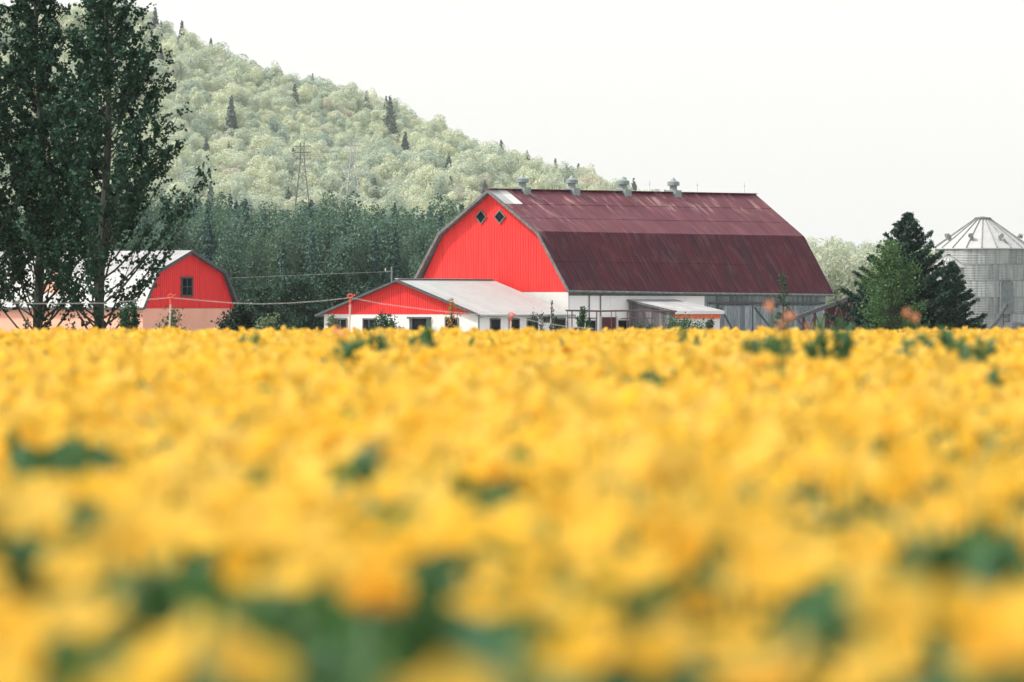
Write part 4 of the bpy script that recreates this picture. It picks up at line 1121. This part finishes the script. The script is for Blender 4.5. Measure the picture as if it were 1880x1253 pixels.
for k in range(9):
    b = petal_pts(rng, 5 + k % 2, (.45, .55, .65, .75, .9, .6, .5, .8, .7)[k], rng.uniform(.082, .096))
    b.v = [tuple(Vector(v)) for v in b.v]
    m_ = b.mesh('bloom', M['petal'], True); bloom_me.append(m_)
def blade_leaf(b, p0, az, ln, wd, up, rng, curl=.5):
    n = 5; base = len(b.v); s = Vector((-math.sin(az), math.cos(az), 0))
    for i in range(n):
        f = i/(n-1); w = wd*math.sin(math.pi*(.10+.88*f))**.8*.5
        c = Vector(p0) + Vector((math.cos(az), math.sin(az), 0))*ln*f*(1-.15*f) + Vector((0, 0, ln*(up*f - curl*f*f)))
        for j in (-1, 0, 1): b.v.append(tuple(c + s*(j*w) + Vector((0, 0, abs(j)*w*.35))))
    for i in range(n-1):
        for j in range(2):
            q = base+i*3+j; b.f.append((q, q+1, q+4, q+3))
stem_me, leaves_me = [], []
for k in range(4):
    bx_, by_ = rng.normal()*.03, rng.normal()*.03
    stem_me.append(MB().tube([(0,0,-.02), (bx_,by_,.2), (0,0,.405)], [.005,.004,.0035], 5).mesh('stem', M['stem']))
for k in range(6):
    b = MB()
    for i in range(20):
        az = i*2.4+rng.normal()*.3; z = .02+.24*(i/19)
        blade_leaf(b, (0, 0, z), az, rng.uniform(.07, .14), rng.uniform(.022, .042), rng.uniform(.35, 1.1), rng, rng.uniform(.2, .6))
    leaves_me.append(b.mesh('leaves', M['fleaf']))
fl_src = []
for k in range(9):    # whole flower = bloom + stem in one mesh for the uncountable rest
    b = petal_pts(np.random.default_rng(500+k), 5 + k % 2, (.45, .55, .65, .75, .9, .6, .5, .8, .7)[k], .098)
    fl_src.append(b.mesh('field_bloom', M['petal'], True))

# places where a leafy weed stands in the crop and hides or parts the blooms: px, row, half width, half height, distance
GAPS = [(95, 838, 80, 38, 8.6), (290, 822, 34, 18, 9.0), (465, 856, 42, 22, 8.2), (675, 865, 20, 36, 8.0), (150, 950, 50, 32, 6.2), (1112, 866, 30, 14, 8.0),
        (290, 1050, 52, 44, 4.9), (520, 1078, 80, 34, 4.7), (785, 1045, 58, 45, 5.0), (1120, 1090, 60, 45, 4.6), (1510, 1130, 85, 34, 4.3), (20, 1020, 55, 65, 5.1),
        (1850, 1040, 36, 48, 5.0), (1720, 1000, 30, 35, 5.2), (1615, 828, 18, 26, 8.9), (1185, 696, 36, 14, 15.8), (1825, 692, 20, 22, 16.2), (100, 1215, 90, 45, 3.9),
        (230, 1200, 40, 50, 4.0), (880, 1220, 55, 42, 3.8), (640, 1205, 40, 28, 3.9), (1280, 1200, 45, 55, 4.0), (1720, 1205, 40, 50, 3.9), (1860, 1240, 50, 40, 3.7), (1160, 893, 14, 10, 7.4)]
def in_gap(px, py, grow=1.0):
    m = np.zeros(len(px), bool)
    for (gx, gy, hw, hh, d) in GAPS: m |= ((px-gx)/(hw*grow))**2 + ((py-gy)/(hh*grow))**2 < 1
    return m
rng = np.random.default_rng(99)
DENS = 46
ymax = 74
n = 140000
y_ = rng.uniform(2.3, ymax, n)
halfw = .6 + .118*y_; keep = rng.random(n) < halfw/halfw.max()
y_ = y_[keep]; halfw = halfw[keep]; x_ = rng.uniform(-1, 1, len(y_))*halfw
area = 2*(.6*(ymax-2.3) + .059*(ymax**2-2.3**2))
N_ = int(area*DENS); sel = rng.permutation(len(y_))[:N_]; x_, y_ = x_[sel], y_[sel]
print('flowers wanted', N_, 'got', len(x_), 'area', area)
zt_ = .405*rng.normal(1, .085, len(x_)).clip(.76, 1.24)
zt_ += .018*np.sin(x_*1.9+y_*.31)*np.sin(y_*.17+1)
gz = terrain(y_)
fpx = 940 + FPX*x_/y_; fpy = HOR - FPX*(gz+zt_+.025-EYE)/y_
# patchy stand: small holes where few plants came up
holes = .5 + .25*np.sin(x_*5.3 + 2.1*np.sin(y_*1.1)) + .25*np.sin(y_*2.3 + 1.7*np.sin(x_*3.1 + .4)); holes = np.where(y_ > 8, holes, 1) + rng.normal(size=len(x_))*.02
# thinner nearest the lens so that the leaves show between the blooms
thin = rng.random(len(x_)) < np.interp(y_, [2.3, 4.6, 6.2, 9.0, 14], [.44, .54, .80, 1, 1])
ok = thin & ~in_gap(fpx, fpy, 1.35) & (holes > .13) & (fpy < 1300)
x_, y_, zt_, gz, fpx, fpy = [a[ok] for a in (x_, y_, zt_, gz, fpx, fpy)]
order = np.argsort(y_); inview = (fpx > -90) & (fpx < 1970) & (fpy < 1330)
near = [i for i in order if inview[i]][:300]; nearset = set(near)
stem_h = .405
for i in near:
    t = thing('yellow_flower', (x_[i], y_[i], gz[i]), 'golden yellow cup-shaped flower in the blurred foreground of the field', 'flower', 'golden flowers in the foreground', rz=rng.uniform(0, 6.28))
    s = zt_[i]/stem_h
    link('stem', stem_me[rng.integers(0, 4)], t, None, None, (1, 1, s))
    link('bloom', bloom_me[rng.integers(0, 9)], t, (0, 0, zt_[i]-.002), (rng.normal()*.38, rng.normal()*.38, rng.uniform(0, 6.28)), rng.uniform(.8, 1.15))
    link('leaves', leaves_me[rng.integers(0, 6)], t, None, None, rng.uniform(.85, 1.15))
ri = np.array([i for i in range(len(x_)) if i not in nearset]); n = len(ri)
P = np.column_stack([x_[ri], y_[ri], gz[ri]+zt_[ri]])
ROT = np.column_stack([rng.normal(size=n)*.38, rng.normal(size=n)*.38, rng.uniform(0, 6.28, n)])
gn_scatter('flower_field', P, ROT, np.column_stack([rng.uniform(.78, 1.15, n)]*3), rng.integers(0, 9, n), [('bloom', m) for m in fl_src], 'dense sea of golden yellow blooms filling the field')
# foliage and stems of all plants
P = np.column_stack([x_[ri], y_[ri], gz[ri]])
gn_scatter('flower_stems', P, np.column_stack([np.zeros(n), np.zeros(n), rng.uniform(0, 6.28, n)]), np.column_stack([np.ones(n), np.ones(n), zt_[ri]/stem_h]), rng.integers(0, 4, n), [('stem', m) for m in stem_me], 'green flower stems of the field')
nf = int(area*34); yy = rng.uniform(2.2, ymax, nf*3); hw = .7+.12*yy; kp = rng.random(len(yy)) < hw/hw.max(); yy = yy[kp][:nf]; hw = hw[kp][:nf]; nf = len(yy)
xx = rng.uniform(-1, 1, nf)*hw; sc_ = rng.uniform(.8, 1.25, nf); sc_ = np.where((rng.random(nf) < .035) & (yy > 7), 1.36, sc_)
gn_scatter('flower_foliage', np.column_stack([xx, yy, terrain(yy)]), np.column_stack([rng.normal(size=nf)*.1, rng.normal(size=nf)*.1, rng.uniform(0, 6.28, nf)]),
           np.column_stack([sc_, sc_, sc_*rng.uniform(.9, 1.12, nf)]), rng.integers(0, 6, nf), [('leaves', m) for m in leaves_me], 'low green leaves under the flowers')

# leafy weeds that rise out of the crop
weed_leaf = []
for k in range(3):
    b = MB(); 
    for i in range(8): blade_leaf(b, (rng.normal()*.012, rng.normal()*.012, .05*rng.random()), i*2.4+rng.normal()*.3, rng.uniform(.045, .085), rng.uniform(.018, .032), rng.uniform(.3, 1.2), rng, rng.uniform(.2, .6))
    weed_leaf.append(b.mesh('leaf_spray', M['weedleaf']))
def weed(px, top, d, wpx, label, nleaf=26):
    """bushy plant: several stems carrying leaves through a dome-shaped volume"""
    g = float(terrain(d)); H = EYE - (top-HOR)/FPX*d - g - .015; W = wpx/2/FPX*d
    t = thing('leafy_weed', ((px-940)/FPX*d, d, g), label, 'plant', 'leafy plants rising from the crop')
    b = MB(); ns = 6; tips = []
    for k in range(ns):
        a = k*1.05+rng.normal()*.2; e = Vector((math.cos(a)*W*.75, math.sin(a)*W*.6, H*rng.uniform(.8, .97) if k else H*.97)); 
        if k == 0: e.x *= .2; e.y *= .2
        b.tube([(0,0,0), e*.5+Vector((0,0,H*.10)), e], [.006,.005,.003], 4); tips.append(e)
    b.build('stem', M['stem'], t)
    for i in range(nleaf):
        e = tips[i % ns]; f = .50+.50*(i//ns+rng.random())/(nleaf/ns); p = Vector((e.x*f, e.y*f, min(e.z*f + H*.05*(1-f), H*.97)))
        link('leaf_spray', weed_leaf[rng.integers(0, 3)], t, p, (rng.normal()*.4, rng.normal()*.4, rng.uniform(0, 6.28)), rng.uniform(.5, .85)*min(max(W/.11, .85), 1.2))
W_ = [(1532, 580, 30, 96, 'big leafy weed rising above the blooms in front of the ramp'), (1722, 590, 31, 110, 'wide leafy weed in front of the large spruce'),
      (1402, 606, 28, 60, 'leafy weed below the tall salmon bloom'), (1440, 610, 27, 50, 'small leafy weed right under the salmon bloom'), (1790, 606, 27, 60, 'leafy weed left of the feed bin among blooms'),
      (690, 602, 33, 70, 'leafy weed in front of the low white gable wall'), (648, 610, 32, 50, 'leafy weed left of another at the low white gable'), (776, 590, 36, 44, 'upright leafy weed before the dark doorway'),
      (460, 607, 38, 60, 'leafy weed before the dark bush in the far blooms'), (1245, 594, 40, 90, 'broad leafy weed before the orange fascia')]
for px, top, d, w, lab in W_: weed(px, top+11, d, w*1.5, lab, 66)
GL_ = {(95, 838): 'long dark green plant cutting into the blooms at the left edge of mid field', (290, 822): 'small green plant right of the long dark one in mid field',
       (465, 856): 'slanting green plant in mid field below the dark bush', (675, 865): 'narrow upright green plant in mid field below the white gable wall',
       (150, 950): 'olive green plant below the long dark one at the left', (1112, 866): 'faint green plant in mid field below the barn corner',
       (290, 1050): 'rounded blurred green plant in the near blooms at the left', (520, 1078): 'widest blurred green plant in the near blooms left of centre',
       (785, 1045): 'blurred green plant in the near blooms just left of centre', (1120, 1090): 'blurred slanting green plant in the near blooms right of centre',
       (1510, 1130): 'wide blurred green plant in the near blooms below the ramp', (20, 1020): 'blurred green plant cut by the left picture edge',
       (1850, 1040): 'blurred olive plant near the right picture edge', (1720, 1000): 'small blurred green plant left of the olive one at the right edge',
       (1615, 828): 'small dark green plant in mid field below the fresh green tree', (1185, 696): 'green plant far out in the blooms below the small lean-to',
       (1825, 692): 'green plant far out in the blooms below the grain bin'}
for (gx, gy, hw, hh, d) in GAPS:
    if (gx, gy) in GL_: weed(gx, gy-hh*.95, FPX*.31/(gy-HOR), hw*2.1, GL_[(gx, gy)], nleaf=30)

# salmon blooms that stand above the field
def tall_bloom(px, top, d, label, heads, mat='salmon'):
    g = float(terrain(d)); t = thing('tall_salmon_flower', ((px-940)/FPX*d, d, g), label, 'flower', 'salmon flowers above the field')
    for (dx, ty, s, tilt) in heads:
        z = EYE - (ty-HOR)/FPX*d - g; x = dx/FPX*d
        b = MB().tube([(0,0,0), (x*.4, 0, z*.55), (x, 0, z-.03)], [.006,.005,.004], 5).build('stem', M['stem'], t)
        m_ = petal_pts(np.random.default_rng(int(ty)), 5, .12, .085).mesh('bloom', M[mat], True)
        link('bloom', m_, t, (x, 0, z-.055*s), (0, tilt, .4*dx), s)
tall_bloom(1430, 546, 24, 'tall salmon flower standing out against the grey barn doors', [(-14, 550, .95, -.55), (16, 569, .9, .3), (4, 588, .85, .1)])
tall_bloom(1675, 563, 25, 'tall salmon flower in front of the large spruce', [(-12, 566, .72, -.5), (8, 574, .82, .4)])
tall_bloom(1483, 592, 28, 'small salmon flower just above the blooms by the ramp', [(0, 593, .5, 0)])
tall_bloom(624, 596, 26, 'rusty orange flower at the left foot of the low white gable', [(-10, 600, .7, -.3), (8, 604, .8, .3)])

# ------------------------------------------------------------------ haze
hz = MB().box(-3050, 3050, -75, 6060, -3, 175).build('haze', None); tag(hz, 'thin pale haze over the farm and hill', None, None, 'stuff')
hm = bpy.data.materials.new('haze_air'); hm.use_nodes = True; k = hm.node_tree; k.nodes.clear()
pv = k.nodes.new('ShaderNodeVolumePrincipled'); pv.inputs['Density'].default_value = 0.000045; pv.inputs['Color'].default_value = (.93,.97,.97,1)
ou = k.nodes.new('ShaderNodeOutputMaterial'); k.links.new(pv.outputs[0], ou.inputs['Volume']); hz.data.materials.append(hm)
